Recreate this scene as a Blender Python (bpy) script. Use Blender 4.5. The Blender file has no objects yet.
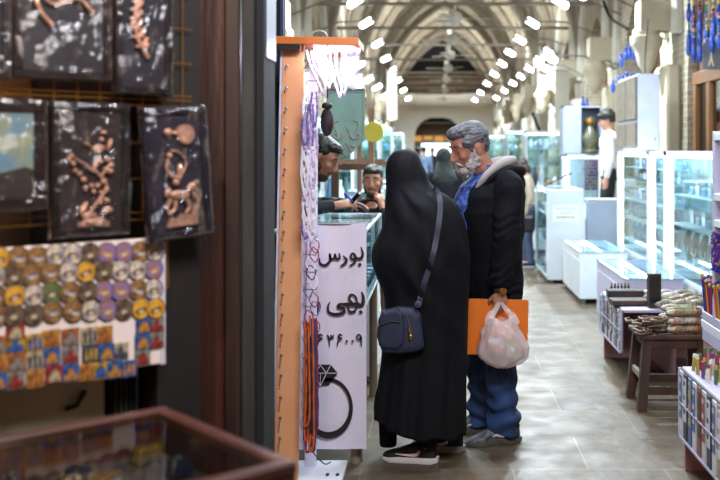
# bazaar aisle
import bpy, bmesh, math, random
from mathutils import Vector, Matrix, noise, Euler
R = random.Random(7)
PI = math.pi
SC = bpy.context.scene
COL = SC.collection
HZ, F = 150.0, 1000.0
CAMZ = 1.58
def W(px, py, Y):                                    # a measured point at distance Y from the camera
    return Vector(((px-437)*Y/F, Y, CAMZ-(py-HZ)*Y/F))
def WX(px, Y): return (px-437)*Y/F
def WZ(py, Y): return CAMZ-(py-HZ)*Y/F
def hexc(h):
    h = h.lstrip('#'); h = ''.join(c*2 for c in h) if len(h) == 3 else h; v = [int(h[i:i+2], 16)/255 for i in (0, 2, 4)]
    return tuple(x/12.92 if x <= .04045 else ((x+.055)/1.055)**2.4 for x in v)
# ---------------------------------------------------------------- materials
MATS = {}
def mat(name, col='#808080', rough=.6, metal=0, var=.12, scale=8, bump=0, bscale=60, emit=0, ecol=None, col2=None, stretch=(1,1,1), sheen=0, spec=None, coat=0, alpha=1, trans=0):
    if name in MATS: return MATS[name]
    m = bpy.data.materials.new(name); m.use_nodes = True
    nt = m.node_tree; N = nt.nodes; L = nt.links
    b = N['Principled BSDF']
    c1 = hexc(col)
    c2 = hexc(col2) if col2 else tuple(max(0, x*(1-var*2)) for x in c1)
    tc = N.new('ShaderNodeTexCoord'); mp = N.new('ShaderNodeMapping'); mp.inputs['Scale'].default_value = stretch
    L.new(tc.outputs['Object'], mp.inputs['Vector'])
    nz = N.new('ShaderNodeTexNoise'); nz.inputs['Scale'].default_value = scale; nz.inputs['Detail'].default_value = 6
    L.new(mp.outputs[0], nz.inputs['Vector'])
    rp = N.new('ShaderNodeValToRGB'); rp.color_ramp.elements[0].position = .35; rp.color_ramp.elements[1].position = .65
    rp.color_ramp.elements[0].color = (*c2, 1); rp.color_ramp.elements[1].color = (*c1, 1)
    L.new(nz.outputs['Fac'], rp.inputs['Fac']); L.new(rp.outputs['Color'], b.inputs['Base Color'])
    b.inputs['Roughness'].default_value = rough; b.inputs['Metallic'].default_value = metal
    if spec is not None: b.inputs['Specular IOR Level'].default_value = spec
    if sheen: b.inputs['Sheen Weight'].default_value = sheen
    if coat: b.inputs['Coat Weight'].default_value = coat; b.inputs['Coat Roughness'].default_value = .1
    if alpha < 1: b.inputs['Alpha'].default_value = alpha
    if trans: b.inputs['Transmission Weight'].default_value = trans
    if bump:
        n2 = N.new('ShaderNodeTexNoise'); n2.inputs['Scale'].default_value = bscale; n2.inputs['Detail'].default_value = 4
        L.new(mp.outputs[0], n2.inputs['Vector'])
        bp = N.new('ShaderNodeBump'); bp.inputs['Strength'].default_value = bump; bp.inputs['Distance'].default_value = .01
        L.new(n2.outputs['Fac'], bp.inputs['Height']); L.new(bp.outputs[0], b.inputs['Normal'])
    if emit:
        b.inputs['Emission Color'].default_value = (*hexc(ecol or col), 1); b.inputs['Emission Strength'].default_value = emit
    MATS[name] = m
    return m
def glassmat(name, tint='#e8f4f4', gloss=.12, rough=.02, bump=0, bscale=12, alpha=0, fk=.3):
    if name in MATS: return MATS[name]
    m = bpy.data.materials.new(name); m.use_nodes = True
    nt = m.node_tree; N = nt.nodes; L = nt.links; N.remove(N['Principled BSDF'])
    out = N['Material Output']
    t = N.new('ShaderNodeBsdfTransparent'); t.inputs[0].default_value = (*hexc(tint), 1)
    g = N.new('ShaderNodeBsdfGlossy'); g.inputs['Roughness'].default_value = rough; g.inputs[0].default_value = (1, 1, 1, 1)
    lw = N.new('ShaderNodeLayerWeight'); lw.inputs['Blend'].default_value = .35
    ma = N.new('ShaderNodeMath'); ma.operation = 'MULTIPLY_ADD'; ma.inputs[1].default_value = fk; ma.inputs[2].default_value = gloss
    L.new(lw.outputs['Fresnel'], ma.inputs[0]); ma.use_clamp = True
    mx = N.new('ShaderNodeMixShader'); L.new(ma.outputs[0], mx.inputs[0]); L.new(t.outputs[0], mx.inputs[1]); L.new(g.outputs[0], mx.inputs[2])
    last = mx
    if alpha:
        d = N.new('ShaderNodeBsdfDiffuse'); d.inputs[0].default_value = (*hexc('#f4f0f4'), 1)
        tl = N.new('ShaderNodeBsdfTranslucent'); tl.inputs[0].default_value = (*hexc('#f4f0f4'), 1)
        m3 = N.new('ShaderNodeMixShader'); m3.inputs[0].default_value = .4; L.new(d.outputs[0], m3.inputs[1]); L.new(tl.outputs[0], m3.inputs[2])
        m2 = N.new('ShaderNodeMixShader'); m2.inputs[0].default_value = alpha; L.new(mx.outputs[0], m2.inputs[1]); L.new(m3.outputs[0], m2.inputs[2]); last = m2
    if bump:
        n2 = N.new('ShaderNodeTexNoise'); n2.inputs['Scale'].default_value = bscale; n2.inputs['Detail'].default_value = 3
        tc = N.new('ShaderNodeTexCoord'); L.new(tc.outputs['Object'], n2.inputs['Vector'])
        bp = N.new('ShaderNodeBump'); bp.inputs['Strength'].default_value = bump; bp.inputs['Distance'].default_value = .02
        L.new(n2.outputs['Fac'], bp.inputs['Height']); L.new(bp.outputs[0], g.inputs['Normal'])
    L.new(last.outputs[0], out.inputs[0])
    MATS[name] = m
    return m
# ---------------------------------------------------------------- mesh builder
class MB:
    def __init__(s): s.v = []; s.f = []; s.mi = []; s.cur = 0; s.ms = []
    def m(s, mt):
        if mt not in s.ms: s.ms.append(mt)
        s.cur = s.ms.index(mt); return s
    def face(s, idx): s.f.append(tuple(idx)); s.mi.append(s.cur)
    def grid(s, rings, close=True, caps=True):
        b = len(s.v); n = len(rings[0])
        for r in rings: s.v.extend(Vector(p) for p in r)
        for i in range(len(rings)-1):
            for j in range(n if close else n-1):
                k = (j+1) % n
                s.face((b+i*n+j, b+i*n+k, b+(i+1)*n+k, b+(i+1)*n+j))
        if caps and close:
            s.face([b+j for j in range(n)][::-1]); s.face([b+(len(rings)-1)*n+j for j in range(n)])
        return s
    def box(s, c, d, rot=None, bev=0):
        cx, cy, cz = c; hx, hy, hz = d[0]/2, d[1]/2, d[2]/2
        M = rot.to_matrix() if isinstance(rot, Euler) else rot
        pts = []
        if bev:
            e = min(bev, hx*.9, hy*.9, hz*.9)
            rings = []
            for z, q in ((-hz, e), (-hz+e, 0), (hz-e, 0), (hz, e)):
                a, bb = hx-q, hy-q
                rings.append([(a-e*(q==0), -bb, z), (a, -bb+e*(q==0), z), (a, bb-e*(q==0), z), (a-e*(q==0), bb, z), (-a+e*(q==0), bb, z), (-a, bb-e*(q==0), z), (-a, -bb+e*(q==0), z), (-a+e*(q==0), -bb, z)])
        else:
            rings = [[(hx, -hy, z), (hx, hy, z), (-hx, hy, z), (-hx, -hy, z)] for z in (-hz, hz)]
        rr = []
        for r in rings:
            q = [Vector(p) for p in r]
            if M is not None: q = [M @ p for p in q]
            rr.append([p+Vector(c) for p in q])
        return s.grid(rr)
    def bx(s, x0, x1, y0, y1, z0, z1, bev=0): return s.box(((x0+x1)/2, (y0+y1)/2, (z0+z1)/2), (abs(x1-x0), abs(y1-y0), abs(z1-z0)), None, bev)
    def tube(s, pts, rad, n=8, flat=1, up=None):
        pts = [Vector(p) for p in pts]
        if not isinstance(rad, (list, tuple)): rad = [rad]*len(pts)
        rings = []; last = None
        for i, p in enumerate(pts):
            t = (pts[min(i+1, len(pts)-1)]-pts[max(i-1, 0)])
            if t.length < 1e-9: t = Vector((0, 0, 1))
            t.normalize()
            if last is None:
                a = Vector(up) if up else (Vector((0, 0, 1)) if abs(t.z) < .9 else Vector((1, 0, 0)))
            else: a = last
            u = a-t*a.dot(t)
            if u.length < 1e-6: u = t.orthogonal()
            u.normalize(); last = u; w = t.cross(u)
            rings.append([p+(u*math.cos(2*PI*k/n)*flat+w*math.sin(2*PI*k/n))*rad[i] for k in range(n)])
        return s.grid(rings)
    def cyl(s, p1, p2, r1, r2=None, n=12): return s.tube([p1, p2], [r1, r1 if r2 is None else r2], n)
    def cap(s, p1, p2, r1, r2=None, n=12):
        r2 = r1 if r2 is None else r2; p1 = Vector(p1); p2 = Vector(p2); d = p2-p1
        t = d.normalized() if d.length > 1e-9 else Vector((0, 0, 1))
        P, Q = [], []
        for a in (80, 55, 25): P.append(p1-t*r1*math.sin(math.radians(a))); Q.append(r1*math.cos(math.radians(a)))
        P += [p1, p2]; Q += [r1, r2]
        for a in (25, 55, 80): P.append(p2+t*r2*math.sin(math.radians(a))); Q.append(r2*math.cos(math.radians(a)))
        u = t.orthogonal().normalized(); w = t.cross(u)
        return s.grid([[p+(u*math.cos(2*PI*k/n)+w*math.sin(2*PI*k/n))*q for k in range(n)] for p, q in zip(P, Q)])
    def ell(s, c, r, M=None, n=16, m=10, rot=None):
        rings = []
        for i in range(1, m):
            a = PI*i/m
            ring = []
            for k in range(n):
                p = Vector((r[0]*math.sin(a)*math.cos(2*PI*k/n), r[1]*math.sin(a)*math.sin(2*PI*k/n), -r[2]*math.cos(a)))
                if rot: p = rot.to_matrix() @ p
                p = p+Vector(c)
                ring.append(M @ p if M is not None else p)
            rings.append(ring)
        return s.grid(rings)
    def lathe(s, prof, c=(0, 0, 0), n=20, M=None):
        rings = []
        for r, z in prof:
            ring = [Vector((r*math.cos(2*PI*k/n), r*math.sin(2*PI*k/n), z)) for k in range(n)]
            rings.append([(M @ p if M is not None else p)+Vector(c) for p in ring])
        return s.grid(rings)
    def prism(s, poly, y0, y1, M=None, c=(0, 0, 0)):       # poly in x,z ; thickness along y
        a = [Vector((p[0], y0, p[1])) for p in poly]; b = [Vector((p[0], y1, p[1])) for p in poly]
        if M is not None: a = [M @ p for p in a]; b = [M @ p for p in b]
        return s.grid([[p+Vector(c) for p in a], [p+Vector(c) for p in b]])
    def xf(s, M): s.v = [M @ Vector(p) for p in s.v]; return s
    def mesh(s, name='m'):
        me = bpy.data.meshes.new(name); me.from_pydata([tuple(p) for p in s.v], [], s.f)
        for k in s.ms: me.materials.append(k)
        if s.ms: me.polygons.foreach_set('material_index', s.mi)
        bm = bmesh.new(); bm.from_mesh(me); bmesh.ops.recalc_face_normals(bm, faces=bm.faces); bm.to_mesh(me); bm.free()
        return me
    def build(s, name, m=None, parent=None, smooth=False, loc=None, rz=0):
        if m is not None and not s.ms: s.ms = [m]
        me = s.mesh(name)
        if smooth:
            me.polygons.foreach_set('use_smooth', [True]*len(me.polygons))
            if smooth != 2: me.set_sharp_from_angle(angle=math.radians(40))
        o = bpy.data.objects.new(name, me); COL.objects.link(o)
        if parent: o.parent = parent
        if loc is not None: o.location = loc
        o.rotation_euler.z = rz
        return o
def fuse(mb, voxel=.006, it=3, fac=.5, disp=None):
    me = mb.mesh(); o = bpy.data.objects.new('tmp', me); COL.objects.link(o)
    a = o.modifiers.new('r', 'REMESH'); a.mode = 'VOXEL'; a.voxel_size = voxel
    if it: b = o.modifiers.new('s', 'SMOOTH'); b.factor = fac; b.iterations = it
    bpy.context.view_layer.update()
    dg = bpy.context.evaluated_depsgraph_get()
    me2 = bpy.data.meshes.new_from_object(o.evaluated_get(dg))
    bpy.data.objects.remove(o); bpy.data.meshes.remove(me)
    if disp:
        nn = [v.normal.copy() for v in me2.vertices]
        for v, q in zip(me2.vertices, nn): v.co = v.co+q*disp(v.co.copy(), q)
    me2.materials.clear()
    me2.polygons.foreach_set('use_smooth', [True]*len(me2.polygons))
    return me2
def mobj(name, me, m=None, parent=None):
    if m: me.materials.clear(); me.materials.append(m)
    o = bpy.data.objects.new(name, me); COL.objects.link(o)
    if parent: o.parent = parent
    return o
# ---------------------------------------------------------------- tagging
def tag(o, label, cat, group=None, kind=None):
    if label: o['label'] = label
    if cat: o['category'] = cat
    if group: o['group'] = group
    if kind: o['kind'] = kind
    return o
def thing(name, label, cat, loc=(0, 0, 0), rz=0, group=None):
    o = bpy.data.objects.new(name, None); COL.objects.link(o); o.location = loc; o.rotation_euler = (0, 0, rz); o.empty_display_size = .05
    return tag(o, label, cat, group)
def struct(o): o['kind'] = 'structure'; return o
def copy_tree(o, parent=None):
    c = o.copy(); COL.objects.link(c); c.parent = parent
    for ch in list(o.children): copy_tree(ch, c)
    return c
def smoothstep(a, b, x):
    t = max(0, min(1, (x-a)/(b-a))); return t*t*(3-2*t)
def lerp(a, b, t): return a+(b-a)*t
def bez(pts, n=16):                                  # Catmull-Rom through points
    P = [Vector(p) for p in pts]; P = [P[0]*2-P[1]]+P+[P[-1]*2-P[-2]]; out = []
    for i in range(1, len(P)-2):
        for k in range(n):
            t = k/n; a, b, c, d = P[i-1:i+3]
            out.append(.5*((2*b)+(c-a)*t+(2*a-5*b+4*c-d)*t*t+(3*b-a-3*c+d)*t**3))
    out.append(P[-2]); return out
LK = 1.0; EXPO = 0.0
# ---------------------------------------------------------------- shared materials
M_white = mat('white_lacquer', '#dfe6ee', .35, var=.04, scale=3)
M_lilac = mat('lilac_panel', '#b9b4cf', .5, var=.05, scale=4)
M_pink = mat('pink_panel', '#a87a7c', .6, var=.08, scale=5)
M_glass = glassmat('clear_glass', '#eaf6f6', .08)
M_gedge = mat('glass_edge', '#8fb5b0', .2, var=.05)
M_lamp = mat('lamp_tube_light', '#ffffff', .5, emit=22, ecol='#eef6ff', var=0)
M_strip = mat('showcase_light_strip', '#ffffff', .5, emit=24, ecol='#e6f3ff', var=0)
M_steel = mat('brushed_steel', '#8d9299', .35, .9, var=.1)
M_dark = mat('black_metal', '#15151a', .5, .2)
M_wood = mat('worn_brown_wood', '#4b3325', .6, var=.3, scale=6, stretch=(1, 1, .15), bump=.3, bscale=30)
M_wooddk = mat('dark_stained_wood', '#2b1712', .55, col2='#140c0a', scale=5, stretch=(2, 2, .3), bump=.3, bscale=25)
M_stone = mat('pale_stone', '#c0b59c', .85, var=.1, scale=2.2, bump=.5, bscale=8)
M_plaster = mat('whitewashed_plaster', '#cfcbbd', .85, var=.1, scale=2, bump=.3, bscale=6)
M_skin = mat('warm_skin', '#a8745a', .5, var=.08, scale=25, bump=.06, bscale=150)
M_skin2 = mat('light_skin', '#b98a72', .5, var=.06, scale=20)
M_hairdk = mat('black_hair', '#15110f', .5, var=.3, scale=60)
M_gold = mat('gold_metal', '#b98a3a', .3, .9)
M_fwhite = mat('fan_white', '#dcdcd8', .5, var=.03)
# ================================================================= SETTING
def floor_mat():
    m = bpy.data.materials.new('stone_slab_floor'); m.use_nodes = True
    nt = m.node_tree; N = nt.nodes; L = nt.links; b = N['Principled BSDF']
    tc = N.new('ShaderNodeTexCoord'); mp = N.new('ShaderNodeMapping'); mp.inputs['Rotation'].default_value = (0, 0, math.radians(0)); L.new(tc.outputs['Object'], mp.inputs[0])
    br = N.new('ShaderNodeTexBrick'); br.inputs['Scale'].default_value = 1; br.inputs['Brick Width'].default_value = .75; br.inputs['Row Height'].default_value = .55
    br.inputs['Mortar Size'].default_value = .006; br.inputs['Mortar Smooth'].default_value = .3; br.offset = .5
    br.inputs['Color1'].default_value = (*hexc('#6f6353'), 1); br.inputs['Color2'].default_value = (*hexc('#5e5446'), 1); br.inputs['Mortar'].default_value = (*hexc('#857a68'), 1)
    L.new(mp.outputs[0], br.inputs['Vector'])
    nz = N.new('ShaderNodeTexNoise'); nz.inputs['Scale'].default_value = 1.7; nz.inputs['Detail'].default_value = 8; nz.inputs['Roughness'].default_value = .65; L.new(mp.outputs[0], nz.inputs['Vector'])
    mx = N.new('ShaderNodeMix'); mx.data_type = 'RGBA'; mx.blend_type = 'MULTIPLY'; mx.inputs[0].default_value = 1
    rp = N.new('ShaderNodeValToRGB'); rp.color_ramp.elements[0].position = .3; rp.color_ramp.elements[0].color = (.42, .38, .32, 1); rp.color_ramp.elements[1].position = .68; rp.color_ramp.elements[1].color = (1.05, 1.02, .96, 1)
    L.new(nz.outputs['Fac'], rp.inputs['Fac']); L.new(br.outputs['Color'], mx.inputs[6]); L.new(rp.outputs['Color'], mx.inputs[7]); L.new(mx.outputs[2], b.inputs['Base Color'])
    n2 = N.new('ShaderNodeTexNoise'); n2.inputs['Scale'].default_value = 5; n2.inputs['Detail'].default_value = 7; L.new(mp.outputs[0], n2.inputs['Vector'])
    r2 = N.new('ShaderNodeMapRange'); r2.inputs['From Min'].default_value = .35; r2.inputs['From Max'].default_value = .7; r2.inputs['To Min'].default_value = .38; r2.inputs['To Max'].default_value = .6
    L.new(n2.outputs['Fac'], r2.inputs['Value']); L.new(r2.outputs[0], b.inputs['Roughness'])
    n3 = N.new('ShaderNodeTexNoise'); n3.inputs['Scale'].default_value = 7; n3.inputs['Detail'].default_value = 5; L.new(mp.outputs[0], n3.inputs['Vector'])
    bp = N.new('ShaderNodeBump'); bp.inputs['Strength'].default_value = .35; bp.inputs['Distance'].default_value = .02; L.new(n3.outputs['Fac'], bp.inputs['Height']); L.new(bp.outputs[0], b.inputs['Normal'])
    b.inputs['Specular IOR Level'].default_value = .4
    return m
def brick_mat(name, c1, c2, mo, w=.22, h=.07):
    m = bpy.data.materials.new(name); m.use_nodes = True
    nt = m.node_tree; N = nt.nodes; L = nt.links; b = N['Principled BSDF']; b.inputs['Roughness'].default_value = .85
    tc = N.new('ShaderNodeTexCoord'); sx = N.new('ShaderNodeSeparateXYZ'); cx = N.new('ShaderNodeCombineXYZ'); L.new(tc.outputs['Object'], sx.inputs[0])
    ad = N.new('ShaderNodeMath'); ad.operation = 'ADD'; L.new(sx.outputs[0], ad.inputs[0]); L.new(sx.outputs[1], ad.inputs[1]); L.new(ad.outputs[0], cx.inputs[0]); L.new(sx.outputs[2], cx.inputs[1])
    br = N.new('ShaderNodeTexBrick'); br.inputs['Scale'].default_value = 1; br.inputs['Brick Width'].default_value = w; br.inputs['Row Height'].default_value = h; br.inputs['Mortar Size'].default_value = .008
    br.inputs['Color1'].default_value = (*hexc(c1), 1); br.inputs['Color2'].default_value = (*hexc(c2), 1); br.inputs['Mortar'].default_value = (*hexc(mo), 1)
    L.new(cx.outputs[0], br.inputs['Vector'])
    nz = N.new('ShaderNodeTexNoise'); nz.inputs['Scale'].default_value = 1.2; nz.inputs['Detail'].default_value = 8; L.new(tc.outputs['Object'], nz.inputs['Vector'])
    rp = N.new('ShaderNodeValToRGB'); rp.color_ramp.elements[0].position = .35; rp.color_ramp.elements[0].color = (.62, .6, .56, 1); rp.color_ramp.elements[1].position = .65; rp.color_ramp.elements[1].color = (1, 1, 1, 1)
    mx = N.new('ShaderNodeMix'); mx.data_type = 'RGBA'; mx.blend_type = 'MULTIPLY'; mx.inputs[0].default_value = 1
    L.new(nz.outputs['Fac'], rp.inputs['Fac']); L.new(br.outputs['Color'], mx.inputs[6]); L.new(rp.outputs['Color'], mx.inputs[7]); L.new(mx.outputs[2], b.inputs['Base Color'])
    return m
M_brick = brick_mat('tan_vault_brick', '#a89c86', '#978a74', '#b8ae9a')
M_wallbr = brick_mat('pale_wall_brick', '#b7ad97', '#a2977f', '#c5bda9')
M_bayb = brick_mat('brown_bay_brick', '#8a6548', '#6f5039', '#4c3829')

XL, XR, XC = -2.15, 2.75, .3
YN, YE = -2.5, 50.0
mb = MB().bx(-4.5, 4.5, YN, 72, -.1, 0); struct(mb.build('floor', floor_mat()))
PIT, Y0 = 3.8, 7.8
piers = [Y0+PIT*k for k in range(12)]                # pier centres along the hall
def pointed(hw, zs, za, n=14, c=XC):                 # pointed arch outline from right spring to left spring
    h = za-zs; r = (hw*hw+h*h)/(2*hw); out = []      # centre on the spring line
    a1 = math.atan2(h, hw-r) if r > hw else math.atan2(h, hw-r)
    cr = hw-r
    a1 = math.atan2(h, -cr)
    for i in range(n+1):
        a = a1*i/n; out.append((c+cr+r*math.cos(a), zs+r*math.sin(a)))
    L_ = [(2*c-x, z) for x, z in out[:-1]]
    return out+L_[::-1]
ZS, ZA = 3.3, 7.25
# side walls: a skin with recessed pointed bays between the piers
def sidewall(X, s, name):
    mb = MB(); mb.m(M_wallbr)
    # back of the bays
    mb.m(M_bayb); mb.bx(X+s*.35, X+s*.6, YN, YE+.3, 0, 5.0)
    mb.m(M_wallbr)
    for i, y in enumerate(piers+[Y0-PIT, Y0-2*PIT]):
        mb.bx(X, X+s*.36, y-.62, y+.62, 0, 3.4)
        mb.m(M_plaster if y > 16 else M_stone); mb.bx(X-s*.16, X, y-.34, y+.34, 0, 2.55, .03)
        mb.m(M_wallbr)
        # spandrel above the bay opening: pointed arch cut in a panel
        a, b_ = y+.62, y+PIT-.62; c = (a+b_)/2; hw = (b_-a)/2
        arch = pointed(hw, 2.2, 3.9, 8, c)           # (y, z)
        top = [(p[0], 5.0) for p in arch]
        rings = []
        for xx in (X, X+s*.36):
            rings.append((xx, arch, top))
        for xx, ar, tp in rings:
            b0 = len(mb.v); n = len(ar)
            for p in ar: mb.v.append(Vector((xx, p[0], p[1])))
            for p in tp: mb.v.append(Vector((xx, p[0], p[1])))
            for k in range(n-1): mb.face((b0+k, b0+k+1, b0+n+k+1, b0+n+k))
        b0 = len(mb.v); n = len(arch)
        for xx in (X, X+s*.36):
            for p in arch: mb.v.append(Vector((xx, p[0], p[1])))
        for k in range(n-1): mb.face((b0+k, b0+k+1, b0+n+k+1, b0+n+k))
        mb.bx(X, X+s*.36, y-.62, y+.62, 3.4, 5.0)
    # longitudinal wall arch mouldings
    mb.m(M_plaster)
    for y in piers:
        arch = pointed(PIT/2-.3, 2.9, 5.0, 8, y+PIT/2)
        mb.tube([(X-s*.02, p[0], p[1]) for p in arch], .09, 6)
    return struct(mb.build(name))
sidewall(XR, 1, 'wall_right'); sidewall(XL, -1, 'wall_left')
# vault
mb = MB(); mb.m(M_brick)
prof = pointed((XR-XL)/2+.02, ZS, ZA, 16)
pier_y = [Y0-2*PIT, Y0-PIT]+piers
for y in pier_y[:-1]:
    rings = []
    for k in range(9):
        t = k/8; yy = y+PIT*t; g = 1+.0*t
        ring = []
        for (x, z) in prof:
            e = abs(x-XC)/((XR-XL)/2)                # lateral cross vault: the crown line bulges upward at the sides mid-bay
            bulge = math.sin(PI*t)*e*1.1*(1-e*.35)
            ring.append(Vector((x, yy, z+bulge)))
        rings.append(ring)
    mb.grid(rings, close=False, caps=False)
struct(mb.build('ceiling', smooth=False))
mb = MB()
for y in pier_y:
    mb.tube([(x, y, z-.05) for x, z in prof], .17, 8)
    # crossing ribs
for y in pier_y[:-1]:
    for sgn in (1, -1):
        pts = []
        n = len(prof)
        for k in range(n):
            t = k/(n-1) if sgn == 1 else 1-k/(n-1)
            x, z = prof[k]; e = abs(x-XC)/((XR-XL)/2)
            pts.append((x, y+PIT*t, z+math.sin(PI*t)*e*1.1*(1-e*.35)-.03))
        mb.tube(pts, .07, 6)
struct(mb.build('trim_1', mat('rib_stone', '#948a78', .85, var=.12, scale=3), smooth=True))
# corbels under the ribs, capital stones on the piers
for s, X in ((1, XR), (-1, XL)):
    for i, y in enumerate(piers[1:8]):
        mb = MB(); c = (X-s*.32, y, 2.45)
        mb.lathe([(.03, 0), (.06, .05), (.1, .12), (.11, .16), (.13, .24), (.14, .28), (.18, .34), (.19, .36), (.19, .44), (.16, .45), (.16, .52), (.1, .56)], c, 10)
        mb.bx(X-s*.05, X-s*.42, y-.16, y+.16, 2.95, 3.3)
        o = mb.build('wall_corbel', M_stone, smooth=True); struct(o)
# half columns, whitewashed, on the piers above the corbels
for s, X in ((1, XR), (-1, XL)):
    mb = MB()
    for y in piers: mb.tube([(X-s*.12, y, 3.3), (X-s*.12, y, 4.1)], .1, 10)
    struct(mb.build('trim_%d' % (2 if s > 0 else 3), M_plaster, smooth=True))
# far end
M_far = mat('far_white_wall', '#dedbd0', .8, var=.05)
mb = MB(); mb.m(M_far)
a = pointed(1.15, 2.2, 3.15, 8, .05); zt = 4.35
b0 = len(mb.v)
pts = a
for p in pts: mb.v.append(Vector((p[0], YE-1, p[1])))
for p in pts: mb.v.append(Vector((p[0], YE-1, zt)))
n = len(pts)
for k in range(n-1): mb.face((b0+k, b0+k+1, b0+n+k+1, b0+n+k))
mb.bx(XL-.3, -1.1, YE-1.1, YE-1, 0, zt); mb.bx(1.2, XR+.3, YE-1.1, YE-1, 0, zt)
mb.bx(-1.3, 1.4, YE-1.16, YE-1.1, 3.75, 3.85); mb.bx(-1.3, -1.2, YE-1.16, YE-1.1, 0, 3.8); mb.bx(1.3, 1.4, YE-1.16, YE-1.1, 0, 3.8)
struct(mb.build('wall_far'))
mb = MB(); M_lat = mat('dark_brick_lattice', '#6b5a48', .8, var=.2)
mb.m(M_lat)
for k in range(26):
    for j in range(3):
        x = XL+.1+k*.19
        mb.bx(x, x+.09, YE-1.05, YE-.95, 4.42+j*.28, 4.56+j*.28)
for j in range(4): mb.bx(XL, XR, YE-1.08, YE-.92, 4.34+j*.28-.04, 4.34+j*.28+.05)
struct(mb.build('trim_4'))
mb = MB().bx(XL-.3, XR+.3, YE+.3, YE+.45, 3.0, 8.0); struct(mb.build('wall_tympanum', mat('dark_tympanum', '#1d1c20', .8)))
# beyond the arch
M_bey = mat('beyond_wall', '#6d6252', .8)
mb = MB(); mb.m(M_bey); mb.bx(-2.6, -2.5, YE, 66, 0, 3.4); mb.bx(2.5, 2.6, YE, 66, 0, 3.4); mb.bx(-2.6, 2.6, YE, 66, 3.3, 3.4); mb.bx(-2.6, 2.6, 66, 66.1, 0, 3.4)
struct(mb.build('wall_passage'))
mb = MB()
for k in range(5): mb.bx(-1.6+k*.72, -1.0+k*.72, 65.3, 65.4, 2.15+.1*(k % 2), 2.5)
o = mb.build('shop_sign', mat('yellow_sign', '#c9a25a', .5, emit=1.0, ecol='#d89a50'))
tag(o, 'row of yellow lit signs deep inside the far arch', 'sign')
mb = MB(); mb.bx(-1.0, 1.2, 65.6, 65.7, .9, 2.0)
o = mb.build('lit_shop_window', mat('lit_window', '#e6f2f2', .5, emit=4, ecol='#dff4ff'))
tag(o, 'bright shop window at the very end, seen through the far arch', 'window')
mb = MB(); mb.bx(-4.5, 4.5, YN-.1, YN, 0, 7); struct(mb.build('wall_near', M_plaster))
# near left stall shell (dark wood)
# ---------------------------------------------------------------- ceiling fans, tie rods, lamps
bars = [14.3, 16.7, 20.0, 23.2, 27.0, 31.5, 37.0, 43.0]
def fan(y, a0, label):
    z = 3.78
    t = thing('ceiling_fan', label, 'ceiling fan', (XC, y, z), a0, 'white ceiling fans down the middle of the hall')
    MB().lathe([(.02, .62), (.07, .6), (.075, .52), (.02, .47)], n=12).build('ceiling_cup', M_fwhite, t, True)
    MB().cyl((0, 0, .06), (0, 0, .58), .016).build('down_rod', M_fwhite, t, True)
    MB().lathe([(.03, .12), (.1, .09), (.13, .03), (.13, -.03), (.09, -.08), (.03, -.1)], n=18).build('motor', M_fwhite, t, True)
    for k in range(3):
        a = k*2*PI/3; M = Matrix.Rotation(a, 4, 'Z')
        m_ = MB().box((.36, 0, 0), (.48, .1, .008), Euler((.2, 0, 0)), .003); m_.box((.14, 0, .0), (.12, .035, .012)); m_.v = [M @ p for p in m_.v]
        m_.box(M @ Vector((.5, 0, -.005)), (.0101, .01, .004)) if False else None
        m_.build('blade', M_fwhite, t)
    return t
FN = ['nearest white three-bladed ceiling fan, highest in the row', 'second white ceiling fan from the near end of the row', 'third white ceiling fan from the near end of the row', 'fourth white ceiling fan from the near end of the row', 'fifth white ceiling fan from the near end, small and low', 'sixth ceiling fan, a tiny one before the far dark arch', 'farthest ceiling fan before the white end wall']
for i, y in enumerate(bars[1:]): fan(y, [.1, .9, .2, 1.2, .5, .8, .1][i], FN[i])
for i, y in enumerate(bars):
    o = MB().cyl((XL+.12, y, 4.02 if i else 4.0), (XR-.12, y, 4.02 if i else 4.0), .03, n=8).build('tie_rod', mat('rod_grey', '#8a8478', .6), smooth=True)
    tag(o, ['tie rod nearest the camera, spanning', 'tie rod above the nearest fan, spanning', 'tie rod above the second fan, spanning', 'tie rod above the third fan, spanning', 'tie rod above the fourth fan, spanning', 'tie rod above the fifth fan, spanning', 'tie rod above the sixth fan, spanning', 'farthest tie rod by the end wall, spanning'][i]+' the hall from wall to wall', 'rod', 'iron tie rods across the hall')
def lamp(x, y, z, s, label, ln=.24, up=.45):
    t = thing('tube_lamp', label, 'lamp', (x, y, z), 0, 'cold white lamps on wall arms along the hall')
    wallx = (XR if s > 0 else XL)-x
    MB().tube([(0, 0, .03), (wallx*.5, .05, .02), (wallx, .1, -.18)], .014, 6).build('arm', mat('rod_grey', '#8a8478', .6), t, True)
    d = Vector((-s*.6, -.75, up*.5)).normalized()*ln/2
    MB().cap(-d, d, .052, .052, 10).build('bulb', M_lamp, t, True)
    MB().cyl(d*1.1, d*1.5, .045, .03, 10).build('socket', M_fwhite, t, True)
ords = ['first', 'second', 'third', 'fourth', 'fifth', 'sixth', 'seventh', 'eighth', 'ninth']
for k, y in enumerate([17, 19.6, 22.2, 25, 28.4, 32.5, 37.5, 43]): lamp(1.62, y, 3.74, 1, ords[k]+' lamp of the inner right row, counted from the near end')
for k, y in enumerate([21.8, 23.8, 26.3, 29, 32, 36, 41]): lamp(2.42, y, 3.72, 1, ords[k]+' lamp of the outer right row, counted from the near end')
for k, y in enumerate([14.6, 17, 20.3, 23.6, 27, 31, 36, 42]): lamp(-1.2, y, 3.74, -1, ords[k]+' lamp of the inner left row, counted from the near end')
for k, y in enumerate([20.8, 22.5, 26, 30, 34, 39]): lamp(-1.78, y, 3.42+.05*(k % 2), -1, ords[k]+' lamp of the outer left row, counted from the near end', .34)
for k, y in enumerate([14.0]): lamp(1.9, y, 3.78, 1, 'tube lamp at the top edge, above the beige-clothed shopper', .6, .1)
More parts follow.
